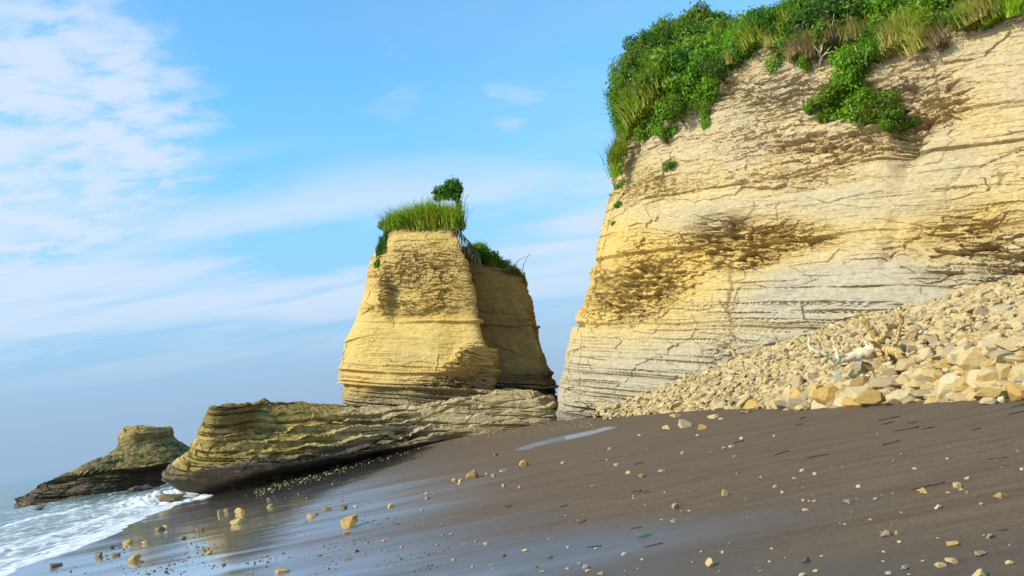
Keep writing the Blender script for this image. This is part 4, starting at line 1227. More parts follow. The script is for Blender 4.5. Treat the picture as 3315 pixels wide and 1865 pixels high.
while n_ < 1190:                                # pale strip along the foot of the shelf, and sparse crumbs over the sand
    if n_ < 1050:
        u = r2.uniform(0, 1)
        px = 820 + u * 1100
        py = np.interp(px, [820, 1150, 1400, 1650, 1920], [1600, 1500, 1425, 1400, 1370]) + r2.normal(0, 9)
    else:
        px, py = r2.uniform(1300, 3315), r2.uniform(1400, 1865)
        if py < np.interp(px, [1300, 1900, 3315], [1480, 1390, 1330]): continue
    p = on_sand(px, py)
    if p[1] > 57: continue
    add_gravel(p[0], p[1], float(np.clip(r2.lognormal(math.log(0.032 if n_ < 1050 else 0.022), 0.5), 0.012, 0.16)), Vs, Fs, Ts); n_ += 1
pg = link('pale_gravel', mesh_np('pale_gravel', np.vstack(Vs), np.vstack(Fs), M_STONE, {'tone': np.concatenate(Ts)}, False), kind='stuff')
tag(pg, 'pale pebbles strewn along the shelf foot and over the sand', 'gravel')

# ------------------------------------------------------------------ driftwood stump
root0 = on_scree(2840, 1165)
YD = root0[1] - 0.9


def dw(px, py, dy=0.0):
    return at(px, py, YD + dy) - root0


dwo = link('driftwood_stump', None, loc=tuple(root0))
tag(dwo, 'uprooted driftwood stump with upturned roots lying on the scree', 'driftwood')


def limb(name, pts, radii, mat, parent, seed, rough=0.25, sides=10, lab=None):
    n = max(12, len(pts) * 6)
    C = spline(np.c_[np.array(pts), radii], n)
    path = C[:, :3] + 0.03 * np.c_[fbm(np.arange(n) * 0.5, seed, 0, 2, seed), fbm(np.arange(n) * 0.5, seed, 5, 2, seed), fbm(np.arange(n) * 0.5, seed, 9, 2, seed)]
    V, F = tube(path, np.maximum(C[:, 3] * (0.62 if parent is dwo else 1.0), 0.008), sides, seed, rough)
    return link(name, py_mesh(name, V, F, mat), parent, label=lab)


trunk = limb('log', [dw(2850, 1132, 0.1), dw(2800, 1143, -0.1), dw(2755, 1158, -0.2), dw(2705, 1177, -0.4)], [0.36, 0.30, 0.20, 0.09], M_PALEWOOD, dwo, 1, 0.05, 12, 'bleached whitish log')
limb('branch', [dw(2712, 1174, -0.4), dw(2678, 1151, -0.5), dw(2636, 1137, -0.5), dw(2619, 1122, -0.4), dw(2618, 1094, -0.3)], [0.10, 0.09, 0.08, 0.07, 0.03], M_PALEWOOD, dwo, 2, 0.08, 8, 'bleached forked branch')
limb('branch', [dw(2716, 1172, -0.4), dw(2708, 1140, -0.4), dw(2694, 1090, -0.3)], [0.11, 0.09, 0.03], M_PALEWOOD, dwo, 3, 0.08, 8)
limb('branch', [dw(2812, 1130, 0), dw(2802, 1105, 0), dw(2794, 1082, 0)], [0.07, 0.05, 0.02], M_PALEWOOD, dwo, 4, 0.08, 8)
limb('root', [dw(2845, 1128), dw(2838, 1095, 0), dw(2812, 1055, -0.1), dw(2790, 1028, -0.1), dw(2767, 1014, -0.1)], [0.30, 0.20, 0.15, 0.13, 0.05], M_WOOD, dwo, 5, 0.12)
limb('root', [dw(2852, 1125), dw(2858, 1098, -0.1), dw(2874, 1066, -0.1), dw(2900, 1052, 0), dw(2915, 1040, 0), dw(2904, 1012, 0), dw(2899, 990, 0)], [0.22, 0.15, 0.14, 0.15, 0.15, 0.11, 0.02], M_WOOD, dwo, 6, 0.12)
limb('root', [dw(2888, 1140, -0.1), dw(2902, 1100, -0.1), dw(2913, 1046, 0)], [0.14, 0.10, 0.10], M_WOOD, dwo, 7, 0.12)
limb('root', [dw(2838, 1128, -0.2), dw(2880, 1134, -0.5), dw(2910, 1148, -0.8), dw(2930, 1172, -1.0)], [0.22, 0.21, 0.24, 0.20], M_WOOD, dwo, 8, 0.10, 12, 'broad flaring yellow root')
limb('root', [dw(2840, 1120, -0.3), dw(2848, 1150, -0.5), dw(2858, 1172, -0.6)], [0.16, 0.12, 0.08], M_WOOD, dwo, 9, 0.12)
limb('root', [dw(2832, 1112, -0.2), dw(2858, 1090, -0.4), dw(2872, 1084, -0.4)], [0.12, 0.07, 0.02], M_WOOD, dwo, 10, 0.12)
limb('root', [dw(2846, 1122, -0.3), dw(2826, 1108, -0.5), dw(2806, 1104, -0.6)], [0.12, 0.07, 0.015], M_WOOD, dwo, 12, 0.12)
limb('root', [dw(2880, 1066, -0.1), dw(2868, 1048, -0.2), dw(2862, 1030, -0.2)], [0.07, 0.05, 0.012], M_WOOD, dwo, 13, 0.12)
limb('root', [dw(2913, 1046, 0), dw(2924, 1032, 0.1), dw(2930, 1016, 0.1)], [0.07, 0.04, 0.01], M_WOOD, dwo, 14, 0.12)
limb('root', [dw(2862, 1118, -0.2), dw(2872, 1140, -0.5), dw(2876, 1166, -0.7)], [0.12, 0.09, 0.06], M_WOOD, dwo, 11, 0.12)

# ------------------------------------------------------------------ dark twigs on the sand
def z6(x, y): return 2200 + x / 2.3103, 1250 + y / 2.3103
def z5(x, y): return 1000 + x / 2.1467, 1300 + y / 2.1467
tw = [(z6, 1485, 262, 1645, 228), (z6, 1600, 340, 1790, 308), (z6, 1820, 325, 1905, 308), (z6, 1510, 290, 1590, 272), (z6, 1710, 282, 1780, 270), (z6, 955, 542, 1105, 512), (z6, 1515, 445, 1645, 412), (z6, 700, 518, 815, 488), (z6, 1730, 778, 1990, 722), (z6, 2290, 552, 2445, 535),
      (z6, 2460, 215, 2576, 190), (z6, 2480, 160, 2576, 140), (z6, 2185, 335, 2245, 318), (z6, 900, 247, 942, 232), (z6, 865, 297, 925, 285), (z6, 405, 428, 480, 412), (z5, 2325, 1015, 2460, 985), (z5, 1935, 1015, 2030, 1005), (z5, 2240, 632, 2310, 620), (z5, 2290, 638, 2370, 627),
      (z5, 2235, 885, 2310, 875), (z5, 1880, 848, 1930, 825), (z5, 2260, 440, 2325, 427), (z5, 1365, 737, 1410, 727), (z5, 1750, 735, 1795, 722), (z6, 2390, 1082, 2455, 1075)]
tw = sorted([(f(a, b), f(c, d)) for f, a, b, c, d in tw])
for i, (a, b_) in enumerate(tw):
    p, q = on_sand(*a), on_sand(*b_)
    ln = np.linalg.norm(q - p)
    n = 9
    fine_t = np.linspace(0, 1, n)[:, None]
    path = p + (q - p) * fine_t
    sd = np.array([-(q - p)[1], (q - p)[0], 0]) / (ln + 1e-6)
    path += sd * (0.05 * ln * fbm(np.arange(n) * 0.6, i * 3.3, 0, 2, 91))[:, None]
    k = p[1] / FPX
    path[:, 2] = sand_z(path[:, 0], path[:, 1]) + 1.1 * k
    rad_ = 2.6 * k * (0.5 + 0.8 * np.abs(fbm(np.arange(n) * 0.9, i * 1.7, 2, 2, 92))) * np.linspace(0.5, 1, n) ** 0.5
    V, F = tube(path, rad_, 6, i, 0.5)
    o = link('twig', py_mesh('twig', V, F, M_TWIG))
    size = 'long' if ln > 0.6 else 'short'
    tag(o, f'{size} dark wet twig on the sand, {(ORD + ["twenty-first", "twenty-second", "twenty-third", "twenty-fourth", "twenty-fifth"])[i] if i < 25 else "rightmost"} from left' if i else 'short dark twig on the sand, leftmost of all twigs', 'twig', 'dark twigs strewn on the sand')
p = on_sand(2078, 1738)
V = np.array([(-0.06, -0.015, 0.0), (0, -0.04, 0.03), (0.09, 0.0, 0.012), (0, 0.04, 0.03), (0, 0, 0.022)]) * 1.5
lf = link('fallen_leaf', py_mesh('fallen_leaf', V, [(0, 1, 4, 4), (1, 2, 4, 4), (2, 3, 4, 4), (3, 0, 4, 4)], simple('green_leaf', (0.05, 0.16, 0.03), 0.5)), loc=tuple(p + [0, 0, 0.01]))
tag(lf, 'single green leaf lying on the dark sand', 'leaf')

# ------------------------------------------------------------------ plants
def leaf_cloud(n, seed, lobes, size, droop=0.0, elong=2.0):
    """Leaves (bent quads) spread through and over a cluster of lobes."""
    r = np.random.default_rng(seed)
    L = np.array(lobes)                                     # x y z rx ry rz
    wts = (L[:, 3] * L[:, 4] * L[:, 5]) ** (2 / 3)
    k = r.choice(len(L), n, p=wts / wts.sum())
    d = r.normal(size=(n, 3)); d /= np.linalg.norm(d, axis=1, keepdims=True)
    rr = 1 + r.normal(-0.12, 0.20, n)
    lump = 1 + 0.22 * fbm(d[:, 0] * 3 + k * 5, d[:, 1] * 3, d[:, 2] * 3, 3, seed)
    c = L[k, :3] + d * L[k, 3:] * (rr * lump)[:, None]
    nrm = d + r.normal(0, 0.55, (n, 3)) + np.array([0, 0, 0.45])
    nrm /= np.linalg.norm(nrm, axis=1, keepdims=True)
    a = np.cross(nrm, r.normal(size=(n, 3))); a /= np.linalg.norm(a, axis=1, keepdims=True)
    a[:, 2] -= droop; a /= np.linalg.norm(a, axis=1, keepdims=True)
    b = np.cross(nrm, a)
    s = size * r.uniform(0.6, 1.4, n)[:, None]
    h = s * 0.5
    V = np.stack([c - a * h, c + b * h / elong - nrm * h * 0.15, c + a * h - nrm * h * 0.25, c - b * h / elong - nrm * h * 0.15], 1).reshape(-1, 3)
    F = np.arange(n * 4).reshape(-1, 4)
    tone = np.clip(r.beta(2, 2, n) * 0.85 + 0.25 * fbm(c[:, 0] * 1.5, c[:, 1] * 1.5, c[:, 2] * 1.5, 2, seed), 0, 1)
    return V, F, np.repeat(tone, 4)


def stems(n, seed, top, rad=0.035):
    r = np.random.default_rng(seed)
    VV, FF, o = [], [], 0
    for i in range(n):
        e = np.array([r.normal(0, 0.45), r.normal(0, 0.45), r.uniform(0.5, 1.0)]) * top
        V, F = tube([np.array([0, 0, -0.3]), e * 0.35 + r.normal(0, 0.05, 3), e * 0.7 + r.normal(0, 0.08, 3), e], [rad, rad * 0.8, rad * 0.5, rad * 0.2], 5, seed + i)
        VV.append(V); FF += [[q + o for q in f] for f in F]; o += len(V)
    return np.vstack(VV), FF


BUSH = {}
for kk in range(6):
    r = np.random.default_rng(1200 + kk)
    lobes = [(0, 0, 0.45, 0.7, 0.7, 0.55)] + [(*(r.normal(0, 0.42, 2)), r.uniform(0.2, 0.85), r.uniform(0.28, 0.5), r.uniform(0.28, 0.5), r.uniform(0.22, 0.42)) for _ in range(11)]
    lsz = (0.10, 0.14, 0.18, 0.12, 0.21, 0.15)[kk]
    V, F, T = leaf_cloud(int(4600 * (0.14 / lsz) ** 1.3), 1300 + kk, lobes, lsz, 0.2, 2.0 if kk % 2 else 2.8)
    SV, SF = stems(7, 1400 + kk, 0.8, 0.03)
    BUSH[kk] = (V, F, T, py_mesh('stem', SV, SF, M_BARK))
BM = {}


def bush_mesh(kk, mat):
    if (kk, mat.name) not in BM:
        V, F, T, s = BUSH[kk]
        BM[kk, mat.name] = mesh_np('foliage', V, F, mat, {'tone': T})
    return BM[kk, mat.name], BUSH[kk][3]


def bush(p, rad_, high, seed, mat, label, group, lean=(0, 0)):
    r = random.Random(seed)
    o = link('bush', None, loc=tuple(p))
    o.scale = (rad_, rad_, high)
    o.rotation_euler = (lean[0], lean[1], r.uniform(0, 6.28))
    fm, stm = bush_mesh(r.randrange(6), mat)
    link('foliage', fm, o)
    link('stem', stm, o)
    tag(o, label, 'bush', group)
    return o


def blades(n, seed, length, spread, width, curve):
    r = np.random.default_rng(seed)
    VV, FF, TT = [], [], []
    o = 0
    for i in range(n):
        az = r.uniform(0, 2 * math.pi)
        base = np.array([r.normal(0, spread), r.normal(0, spread), -0.05])
        ln = length * r.uniform(0.55, 1.15)
        cv = curve * r.uniform(0.3, 1.4)
        dr = np.array([math.cos(az), math.sin(az), 0])
        sd = np.array([-math.sin(az), math.cos(az), 0])
        seg = 5
        for k in range(seg):
            f = k / (seg - 1)
            c = base + dr * ln * (0.12 * f + cv * f * f) + np.array([0, 0, ln * (f - 0.55 * cv * f ** 2.5)])
            wd = width * (1 - f * 0.9) / 2
            VV += [c - sd * wd, c + sd * wd]
        for k in range(seg - 1):
            FF.append((o + 2 * k, o + 2 * k + 1, o + 2 * k + 3, o + 2 * k + 2))
        TT += [r.uniform(0, 1)] * (seg * 2)
        o += seg * 2
    return np.array(VV), np.array(FF), np.array(TT)


TUFT = [blades(190, 1500 + k, 1.0, 0.17, 0.036, 0.5) for k in range(4)]
TM = {}


def tuft(p, size, seed, mat, label, group, cat='grass tuft', lean=(0, 0), wide=1.0):
    r = random.Random(seed)
    k = r.randrange(4)
    if (k, mat.name) not in TM:
        V, F, T = TUFT[k]
        TM[k, mat.name] = mesh_np('grass_tuft', V, F, mat, {'tone': T})
    o = link('grass_tuft', TM[k, mat.name], loc=tuple(p))
    o.scale = (size * wide, size * wide, size)
    o.rotation_euler = (lean[0], lean[1], r.uniform(0, 6.28))
    tag(o, label, cat, group)
    return o


def ordinal(i, n):
    big_ = ORD + ['twenty-first', 'twenty-second', 'twenty-third', 'twenty-fourth', 'twenty-fifth', 'twenty-sixth', 'twenty-seventh', 'twenty-eighth', 'twenty-ninth', 'thirtieth']
    if i == 0: return 'leftmost'
    if i == n - 1: return 'rightmost'
    return (big_[i] if i < len(big_) else f'{i + 1}th') + ' from left'


# cliff-top bushes: pixel of the foot on the cliff edge or slope, radius in metres, height, push up the slope
edge_bushes = [(1998, 480, 0.9, 1.6), (2002, 420, 1.1, 1.8), (2020, 350, 1.5, 2.2), (2045, 300, 1.7, 2.2), (2015, 290, 1.4, 2.0), (2110, 385, 1.3, 1.6), (2090, 330, 1.7, 2.1), (2130, 290, 1.9, 2.4), (2190, 330, 1.5, 1.9), (2230, 300, 1.7, 2.2), (2270, 260, 1.7, 2.0), (2275, 330, 0.8, 1.6), (2160, 400, 0.8, 1.2),
               (2012, 275, 1.5, 1.9), (2040, 250, 1.6, 2.0), (2080, 215, 1.7, 2.0), (2120, 175, 1.8, 2.1), (2165, 140, 1.8, 2.1), (2205, 105, 1.9, 2.2), (2255, 70, 1.9, 2.2), (2300, 40, 1.9, 2.2), (2340, 110, 1.8, 2.0), (2300, 150, 1.7, 2.0), (2230, 160, 1.7, 2.0), (2360, 50, 1.8, 2.0), (2410, 80, 1.6, 1.9), (2150, 210, 1.6, 1.9), (2090, 270, 1.6, 1.9), (2040, 340, 1.4, 1.8),
               (2330, 215, 1.5, 1.8), (2190, 230, 2.1, 2.6), (2120, 215, 2.2, 2.6), (2250, 190, 2.2, 2.6), (2380, 160, 1.5, 1.7), (2440, 120, 1.4, 1.7), (2060, 250, 1.9, 2.3)]
slope_bushes = [(2560, 170, 1.2, 1.5), (2610, 195, 0.9, 1.2), (2660, 150, 1.4, 1.6), (2720, 180, 1.1, 1.4), (2790, 190, 1.2, 1.5), (2830, 140, 1.3, 1.5), (2900, 130, 1.2, 1.4), (2960, 110, 1.1, 1.3), (3020, 95, 1.1, 1.3), (3100, 60, 1.0, 1.1), (3180, 45, 1.0, 1.1), (3240, 30, 1.0, 1.0)]
allb = []
for i, (px, py, rd, hg) in enumerate(edge_bushes):
    p = hit('cliff', px, py + 25, 14)
    allb.append((px, p + np.array([0.2, 0.3, -0.5]), rd, hg, 'corner'))
for i, (px, py, rd, hg) in enumerate(slope_bushes):
    p = hit('cliff', px, py + 10, 14)
    allb.append((px, p + np.array([0.3, 0.3, -0.3]), rd, hg, 'edge'))
# rows further up the slope
topr = P_top = SURF['cliff'][0][NU * (NVF + 6): NU * (NVF + 7)]
tu, tv, td = project(topr)
for k in range(26):
    px = 2040 + k * 52 + random.uniform(-15, 15)
    c = int(np.argmin(np.abs(tu - px) + (arc < -3) * 500))
    for back in (1.2, 4.2, 7.5):
        q = topr[c] + np.array([inn_top[c, 0] * back + random.uniform(-0.6, 0.6), inn_top[c, 1] * back + random.uniform(-0.6, 0.6), 0.5 * back - 0.5])
        allb.append((px, q, random.uniform(1.3, 2.1), random.uniform(1.5, 2.4), 'upper'))
for r_, n_b in ((5, 9), (12, 10), (20, 9), (29, 7)):
    row_ = SURF['cliff'][0][NU * (NVF + r_): NU * (NVF + r_ + 1)]
    for av in np.linspace(-4, 17, n_b + 2):
        c = int(np.argmin(np.abs(arc - av)))
        q = row_[c] + np.array([random.uniform(-0.5, 0.5), random.uniform(-0.5, 0.5), -0.5])
        pq = project(q[None])
        allb.append((float(pq[0][0]), q, random.uniform(1.4, 2.0), random.uniform(1.7, 2.5), 'upper'))
cnt_ = {'corner': 0, 'edge': 0, 'upper': 0}
for n_b, (px, p, rd, hg, zone_) in enumerate(allb):      # nothing hangs out past the corner
    pu_, pv_, pd_ = [float(a[0]) for a in project(np.asarray(p)[None])]
    over = 1992 + (35 if pv_ < 260 else 0) - (pu_ - rd * 0.95 * FPX / pd_)
    if over > 0: allb[n_b] = (px, np.asarray(p) + np.array([over * pd_ / FPX, 0, 0]), rd, hg, zone_)
allb.sort(key=lambda q: q[0])
tot = {k: sum(1 for q in allb if q[4] == k) for k in cnt_}
for i, (px, p, rd, hg, zone_) in enumerate(allb):
    n0 = cnt_[zone_]; cnt_[zone_] += 1
    mat = [M_LEAF, M_LEAF, M_LEAF2, M_LEAF, M_LEAF3][random.randrange(5)] if zone_ != 'corner' else [M_LEAF, M_LEAF2, M_LEAF, M_LEAF3][random.randrange(4)]
    if zone_ == 'corner': lab = f'leafy green bush draped over the left corner of the cliff top, {ordinal(n0, tot[zone_])}'
    elif zone_ == 'edge': lab = f'small bush rooted at the rim of the cliff, {ordinal(n0, tot[zone_])}'
    else: lab = f'dense bush in the thicket above the cliff rim, {ordinal(n0, tot[zone_])}'
    bush(p, rd, hg, 2000 + i, mat, lab, {'corner': 'bushes at the cliff corner', 'edge': 'bushes along the cliff rim', 'upper': 'thicket on the cliff top'}[zone_])
# bush hanging on the face
for i, (px, py, rd, hg, lab) in enumerate([(2745, 275, 1.25, 1.5, 'leafy bush at the top of the green patch hanging on the cliff face'), (2700, 325, 1.2, 1.2, 'leafy bush at the left of the green patch hanging on the cliff face'), (2790, 345, 1.3, 1.4, 'leafy bush in the middle of the green patch on the cliff face'), (2850, 375, 1.1, 1.1, 'leafy bush at the right of the green patch on the cliff face'), (2905, 400, 0.85, 0.8, 'lowest bush of the green patch trailing to the right'),
                                           (2625, 345, 0.45, 0.5, 'small outlying bush left of the hanging green patch'), (2660, 385, 0.35, 0.5, 'tiny bush below the hanging green patch'), (2165, 540, 0.38, 0.4, 'tiny lone plant on the bare left part of the cliff face'), (2770, 215, 1.1, 1.5, 'leafy bush linking the rim to the hanging green patch'), (2280, 395, 0.3, 1.4, 'narrow vine trailing down below the corner bushes'), (2150, 440, 0.35, 0.9, 'short vine hanging at the left of the cliff face')]):
    p = hit('cliff', px, py)
    bush(p + np.array([-0.1, -0.1, -0.35 * hg]), rd, hg, 2300 + i, M_LEAF3 if i in (3, 4, 7) else M_LEAF, lab, 'plants on the cliff face')
for i, (px, py) in enumerate([(2000, 530), (1996, 580), (1990, 640), (1975, 700)]):
    p = hit('cliff', px, py + 10, 14)
    bush(p + np.array([0.05, 0, -0.3]), 0.55 - 0.08 * i, 0.5 - 0.05 * i, 2330 + i, M_LEAF, f'{ORD[i + 1] if i else "topmost"} of the small plants down the left edge of the cliff', 'plants down the cliff edge')
# grass on the cliff rim
gr = [(2075, 400, 2.6, M_GRASS), (2105, 360, 2.3, M_GRASS), (2140, 300, 2.4, M_GRASS), (2155, 260, 2.0, M_GRASS), (2050, 430, 1.8, M_GRASS), (2005, 520, 1.8, M_GRASS), (2010, 560, 1.3, M_GRASS), (2020, 480, 1.6, M_GRASS), (2440, 130, 2.6, M_GRASS), (2450, 120, 2.4, M_STRAW), (2370, 190, 1.5, M_STRAW), (2600, 150, 2.2, M_DRY), (2570, 170, 1.8, M_DRY), (2630, 170, 2.0, M_DRY),
      (2880, 150, 2.6, M_STRAW), (2910, 130, 2.8, M_STRAW), (2940, 110, 2.4, M_GRASS), (2980, 140, 2.2, M_STRAW), (3040, 130, 1.9, M_DRY), (3150, 70, 2.2, M_STRAW), (3180, 60, 2.4, M_STRAW), (3210, 60, 1.8, M_GRASS), (3280, 35, 1.6, M_GRASS), (2500, 150, 1.4, M_STRAW), (2690, 120, 2.0, M_DRY), (2760, 120, 2.2, M_STRAW), (2540, 100, 2.6, M_GRASS)]
gr.sort(key=lambda q: q[0])
for i, (px, py, sz_, mt) in enumerate(gr):
    p = hit('cliff', px, py + 15, 14)
    nm = {'tall_grass': 'long yellow green', 'straw_grass': 'long straw coloured', 'dry_stalks': 'dry brown'}[mt.name]
    tuft(p + np.array([-0.7, -1.0, -0.1]) * (1.0 if px < 2300 else 0.5), sz_ * (1.0 if px < 2300 else 0.68), 2400 + i, mt, f'{nm} grass tuft on the cliff rim, {ordinal(i, len(gr))} of the rim tufts', 'grass tufts on the cliff rim', lean=(0.25, -0.15))
# dead branches hanging from the rim
for i, (pts, lab) in enumerate([([(2640, 205), (2660, 150), (2690, 100), (2700, 45), (2672, 110)], 'forked bleached branch standing out of the rim bushes'), ([(2640, 200), (2670, 175), (2720, 165), (2745, 155)], 'low bleached branch reaching right from the rim'), ([(2655, 185), (2720, 205), (2760, 222)], 'thin bleached branch lying below the rim'), ([(2790, 205), (2805, 175), (2818, 145)], 'short pale stick beside the hanging green patch'), ([(2790, 190), (2775, 165), (2768, 150)], 'small pale stick crossing the short one'), ([(2780, 75), (2760, 30), (2755, 0)], 'pale stick near the top edge above the hanging patch'), ([(2775, 60), (2800, 20), (2810, -10)], 'pale stick leaning right near the top edge')]):
    p0 = hit('cliff', pts[0][0], pts[0][1], 14)
    o = link('dead_branch', None, loc=tuple(p0))
    tag(o, lab, 'branch', 'dead branches at the cliff rim')
    Yb = p0[1] - 0.9
    Q = [at(px, py, Yb) - p0 for px, py in pts]
    Q[0] = np.array([0.0, 0.0, -0.1])
    limb('main_limb', Q[:4] if i == 0 else Q, list(np.linspace(0.055, 0.018, len(Q[:4] if i == 0 else Q))), M_DEAD, o, 60 + i, 0.2, 6)
    if i == 0: limb('side_limb', [Q[1], at(2655, 170, Yb) - p0, at(2635, 145, Yb) - p0], [0.04, 0.03, 0.01], M_DEAD, o, 70, 0.2, 6)
    if i == 1: limb('side_limb', [Q[1], at(2690, 150, Yb) - p0, at(2715, 120, Yb) - p0], [0.04, 0.03, 0.01], M_DEAD, o, 71, 0.2, 6)
# bare root curling out at the right of the scree top
p0 = hit('cliff', 3185, 935)
o = link('bare_root', None, loc=tuple(p0)); tag(o, 'dark bare root curling out of the cliff above the scree at right', 'root')
limb('root_limb', [at(px, py, p0[1] - 0.6) - p0 for px, py in ((3187, 938), (3190, 908), (3205, 899), (3222, 905), (3245, 897), (3290, 880))], [0.05, 0.05, 0.05, 0.05, 0.04, 0.02], M_ROOT, o, 80, 0.2, 7)

# --- plants on the stack
TF = SURF['stack'][0]
topz = TF[:, 2].max()
sg = []
for i in range(40):
    px = 1256 + (i % 20) * 11.2 + random.uniform(-5, 5)
    back = i // 20
    p = hit('stack', px, 712 + random.uniform(-4, 6), 14)
    sg.append((px, p + np.array([0.0, 0.35 + 1.3 * back, -0.25 + 0.15 * back]), random.uniform(1.3, 2.2) + 0.6 * sm(1250, 1420, px)))
sg.sort(key=lambda q: q[0])
for i, (px, p, sz_) in enumerate(sg):
    mt = [M_GRASS, M_GRASS, M_GRASS, M_LEAF3][i % 4] if px > 1300 else [M_LEAF3, M_GRASS][i % 2]
    tuft(p, float(sz_), 2600 + i, mt, f'clump of tall green grass crowning the stack, {ordinal(i, len(sg))}', 'grass clumps on top of the stack', wide=0.85, lean=(random.uniform(-0.1, 0.15), random.uniform(-0.05, 0.25)))
for i, (px, py, rd, hg, lab) in enumerate([(1262, 712, 0.8, 1.2, 'round bush at the left end of the stack top'), (1320, 716, 0.7, 0.7, 'low bush under the grass of the stack top'), (1300, 708, 0.8, 1.0, 'bush right of the round one on the stack top'), (1390, 718, 0.5, 0.5, 'little bush below the grass in the middle of the stack top'), (1468, 712, 0.75, 1.4, 'leafy bush under the small tree on the stack top'), (1486, 738, 0.6, 1.0, 'bush at the upper right rim of the stack front')]):
    p = hit('stack', px, py, 12)
    bush(p + np.array([0, 0.3, -0.3]), rd, hg, 2700 + i, M_LEAF, lab, 'bushes on the stack top')
for i, (px, py, rd, hg, key) in enumerate([(1243, 760, 0.45, 1.3, 'stack'), (1226, 800, 0.5, 1.2, 'stack'), (1212, 835, 0.35, 0.8, 'stack')]):
    p = hit(key, px + 4, py + 20, 14)
    bush(p + np.array([-0.25, 0.5, -0.3]), rd, hg, 2720 + i, M_LEAF2, f'{["upper", "middle", "lowest"][i]} shrub clinging to the left edge of the stack', 'shrubs on the left edge of the stack')
rs = [(1500, 755, 1.0, 1.5), (1520, 770, 1.1, 1.7), (1545, 785, 1.2, 1.8), (1570, 800, 1.3, 1.6), (1600, 815, 1.2, 1.5), (1625, 832, 1.0, 1.1), (1655, 846, 0.8, 0.9), (1680, 862, 0.6, 0.8), (1702, 892, 0.45, 0.9), (1560, 790, 1.2, 1.8), (1530, 765, 1.0, 1.7)]
rs.sort()
for i, (px, py, rd, hg) in enumerate(rs):
    p = hit('rear', px, py + 18, 16)
    bush(p + np.array([0, 0.6, -0.25]), rd, hg, 2740 + i, M_LEAF if i % 3 else M_LEAF2, f'green shrub on the right shoulder of the stack, {ordinal(i, len(rs))}', 'shrubs on the right shoulder of the stack')
for i, (px, py, sz_) in enumerate([(1512, 800, 1.3), (1540, 815, 1.2), (1600, 842, 1.2), (1650, 858, 1.1), (1690, 880, 0.9), (1470, 735, 1.1)]):
    p = hit('rear' if i < 5 else 'stack', px, py + 8, 16)
    tuft(p + np.array([0, 0.3, -0.1]), sz_, 2760 + i, M_GRASS if i in (0, 2) else M_DRY, f'thin grass on the right shoulder of the stack, {ordinal(i, 5)}' if i < 5 else 'dry grass at the right end of the stack top', 'thin grass on the stack shoulder')
# hanging dry roots between the columns
for i in range(26):
    px = 1478 + i * 2.6 + random.uniform(-3, 3)
    y0 = 735 + i * 3.2
    a = hit('stack', min(px, 1492), y0, 14)
    Yh = a[1] - 0.2 + i * 0.06
    A = at(px, y0, Yh); B = at(px + random.uniform(-4, 10), y0 + random.uniform(60, 110), Yh - 0.3)
    mid_ = (A + B) / 2 + np.array([random.uniform(0.05, 0.35), -0.2, 0.15])
    V, F = tube(spline(np.array([A, mid_, B]), 10), np.linspace(0.05, 0.012, 10), 5, i)
    o = link('hanging_root', py_mesh('hanging_root', V - A, F, M_ROOT), loc=tuple(A))
    tag(o, f'thin dry root hanging at the right edge of the stack front, {ordinal(i, 26)}', 'root', 'dry roots hanging from the stack')
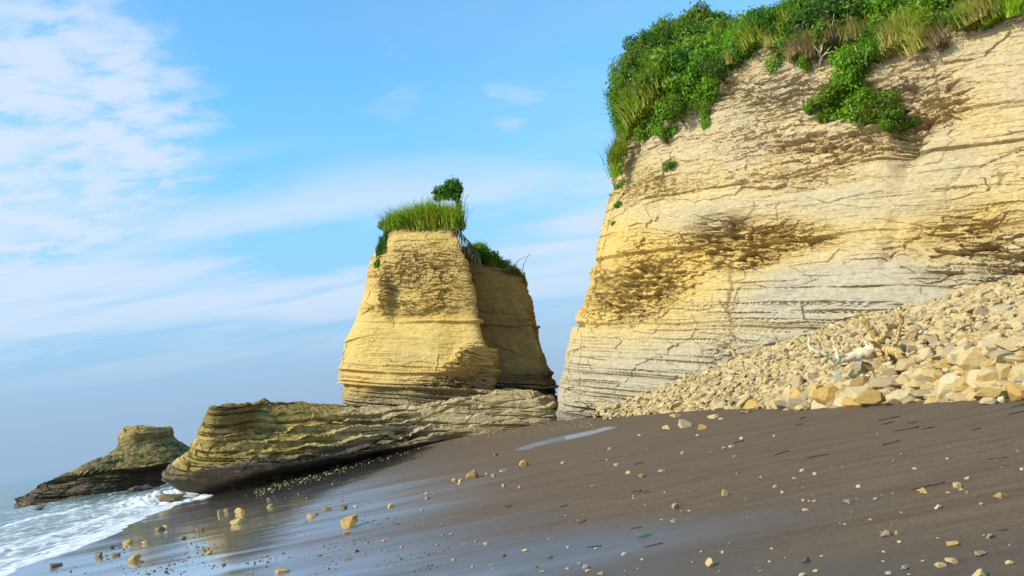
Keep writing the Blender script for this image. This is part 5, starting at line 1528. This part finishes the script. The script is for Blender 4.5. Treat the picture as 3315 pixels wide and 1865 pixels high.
# the small tree
tb = hit('stack', 1462, 712, 14) + np.array([0, 0.8, -0.1])
tree = link('small_tree', None, loc=tuple(tb))
tag(tree, 'small leaning tree with a dark rounded crown on top of the stack', 'tree')
tq = lambda px, py, dy=0: at(px, py, tb[1] + dy) - tb
limb('trunk', [np.array([0, 0, -0.3]), tq(1484, 690), tq(1480, 655), tq(1476, 625), tq(1468, 600)], [0.10, 0.085, 0.07, 0.06, 0.03], M_BARK, tree, 90, 0.15, 8)
limb('limb', [tq(1480, 655), tq(1460, 632), tq(1435, 618)], [0.055, 0.045, 0.02], M_BARK, tree, 91, 0.15, 6)
limb('limb', [tq(1483, 680), tq(1495, 650), tq(1500, 625)], [0.04, 0.03, 0.01], M_BARK, tree, 92, 0.15, 6)
k_ = tb[1] / FPX
lob = [(*tq(1468, 600), 25 * k_, 22 * k_, 24 * k_), (*tq(1484, 612), 16 * k_, 14 * k_, 20 * k_), (*tq(1452, 598), 14 * k_, 12 * k_, 14 * k_), (*tq(1430, 618), 28 * k_, 20 * k_, 18 * k_), (*tq(1412, 622), 14 * k_, 12 * k_, 9 * k_), (*tq(1450, 630), 24 * k_, 18 * k_, 18 * k_), (*tq(1476, 636), 16 * k_, 14 * k_, 18 * k_), (*tq(1486, 668), 12 * k_, 10 * k_, 20 * k_), (*tq(1420, 640), 18 * k_, 14 * k_, 12 * k_)]
V, F, T = leaf_cloud(3000, 1700, lob, 0.21, 0.2)
link('crown', mesh_np('crown', V, F, M_LEAF2, {'tone': T}), tree)
# bare twiggy stems beside the tree
for i, (pts, lab) in enumerate([([(1494, 720), (1502, 680), (1508, 640), (1522, 628)], 'bare twiggy stem standing right of the small tree'), ([(1500, 730), (1514, 690), (1512, 655)], 'second bare stem right of the small tree'), ([(1686, 895), (1698, 850), (1716, 820)], 'bare twig sticking up at the right end of the stack shoulder'), ([(1650, 880), (1680, 842), (1718, 826)], 'bare twig slanting out over the right shoulder of the stack')]):
    p0 = hit('rear' if i > 1 else 'stack', *pts[0], 16)
    Yb = p0[1] + 0.1
    V, F = tube(spline(np.array([at(px, py, Yb) - p0 for px, py in pts]), 12), np.linspace(0.035, 0.01, 12), 5, i, 0.2)
    o = link('twiggy_plant', py_mesh('twiggy_plant', V, F, M_ROOT), loc=tuple(p0))
    tag(o, lab, 'dry plant', 'bare twiggy plants on the stack')

# small dark rocks awash
for i, (px, py, wp, hp, lab) in enumerate([(132, 1648, 40, 9, 'small flat dark rock awash before the tip of the mossy rock'), (440, 1590, 44, 12, 'low dark rock awash beside the rock shelf'), (480, 1583, 40, 12, 'dark rock awash touching the rock shelf'), (556, 1626, 84, 24, 'flat dark wet rock in the surf under the shelf end')]):
    d_ = ray(px, py); tt = -EYE / d_[2]
    p = np.array([d_[0] * tt, tt, 0.0])
    k = p[1] / FPX
    o = put_stone('surf_rock', p, wp * k, hp * k * 1.6, 'BROWN', 4, 5400 + i, 0.8, 0.2, 0.1)
    tag(o, lab, 'rock', 'dark rocks awash')
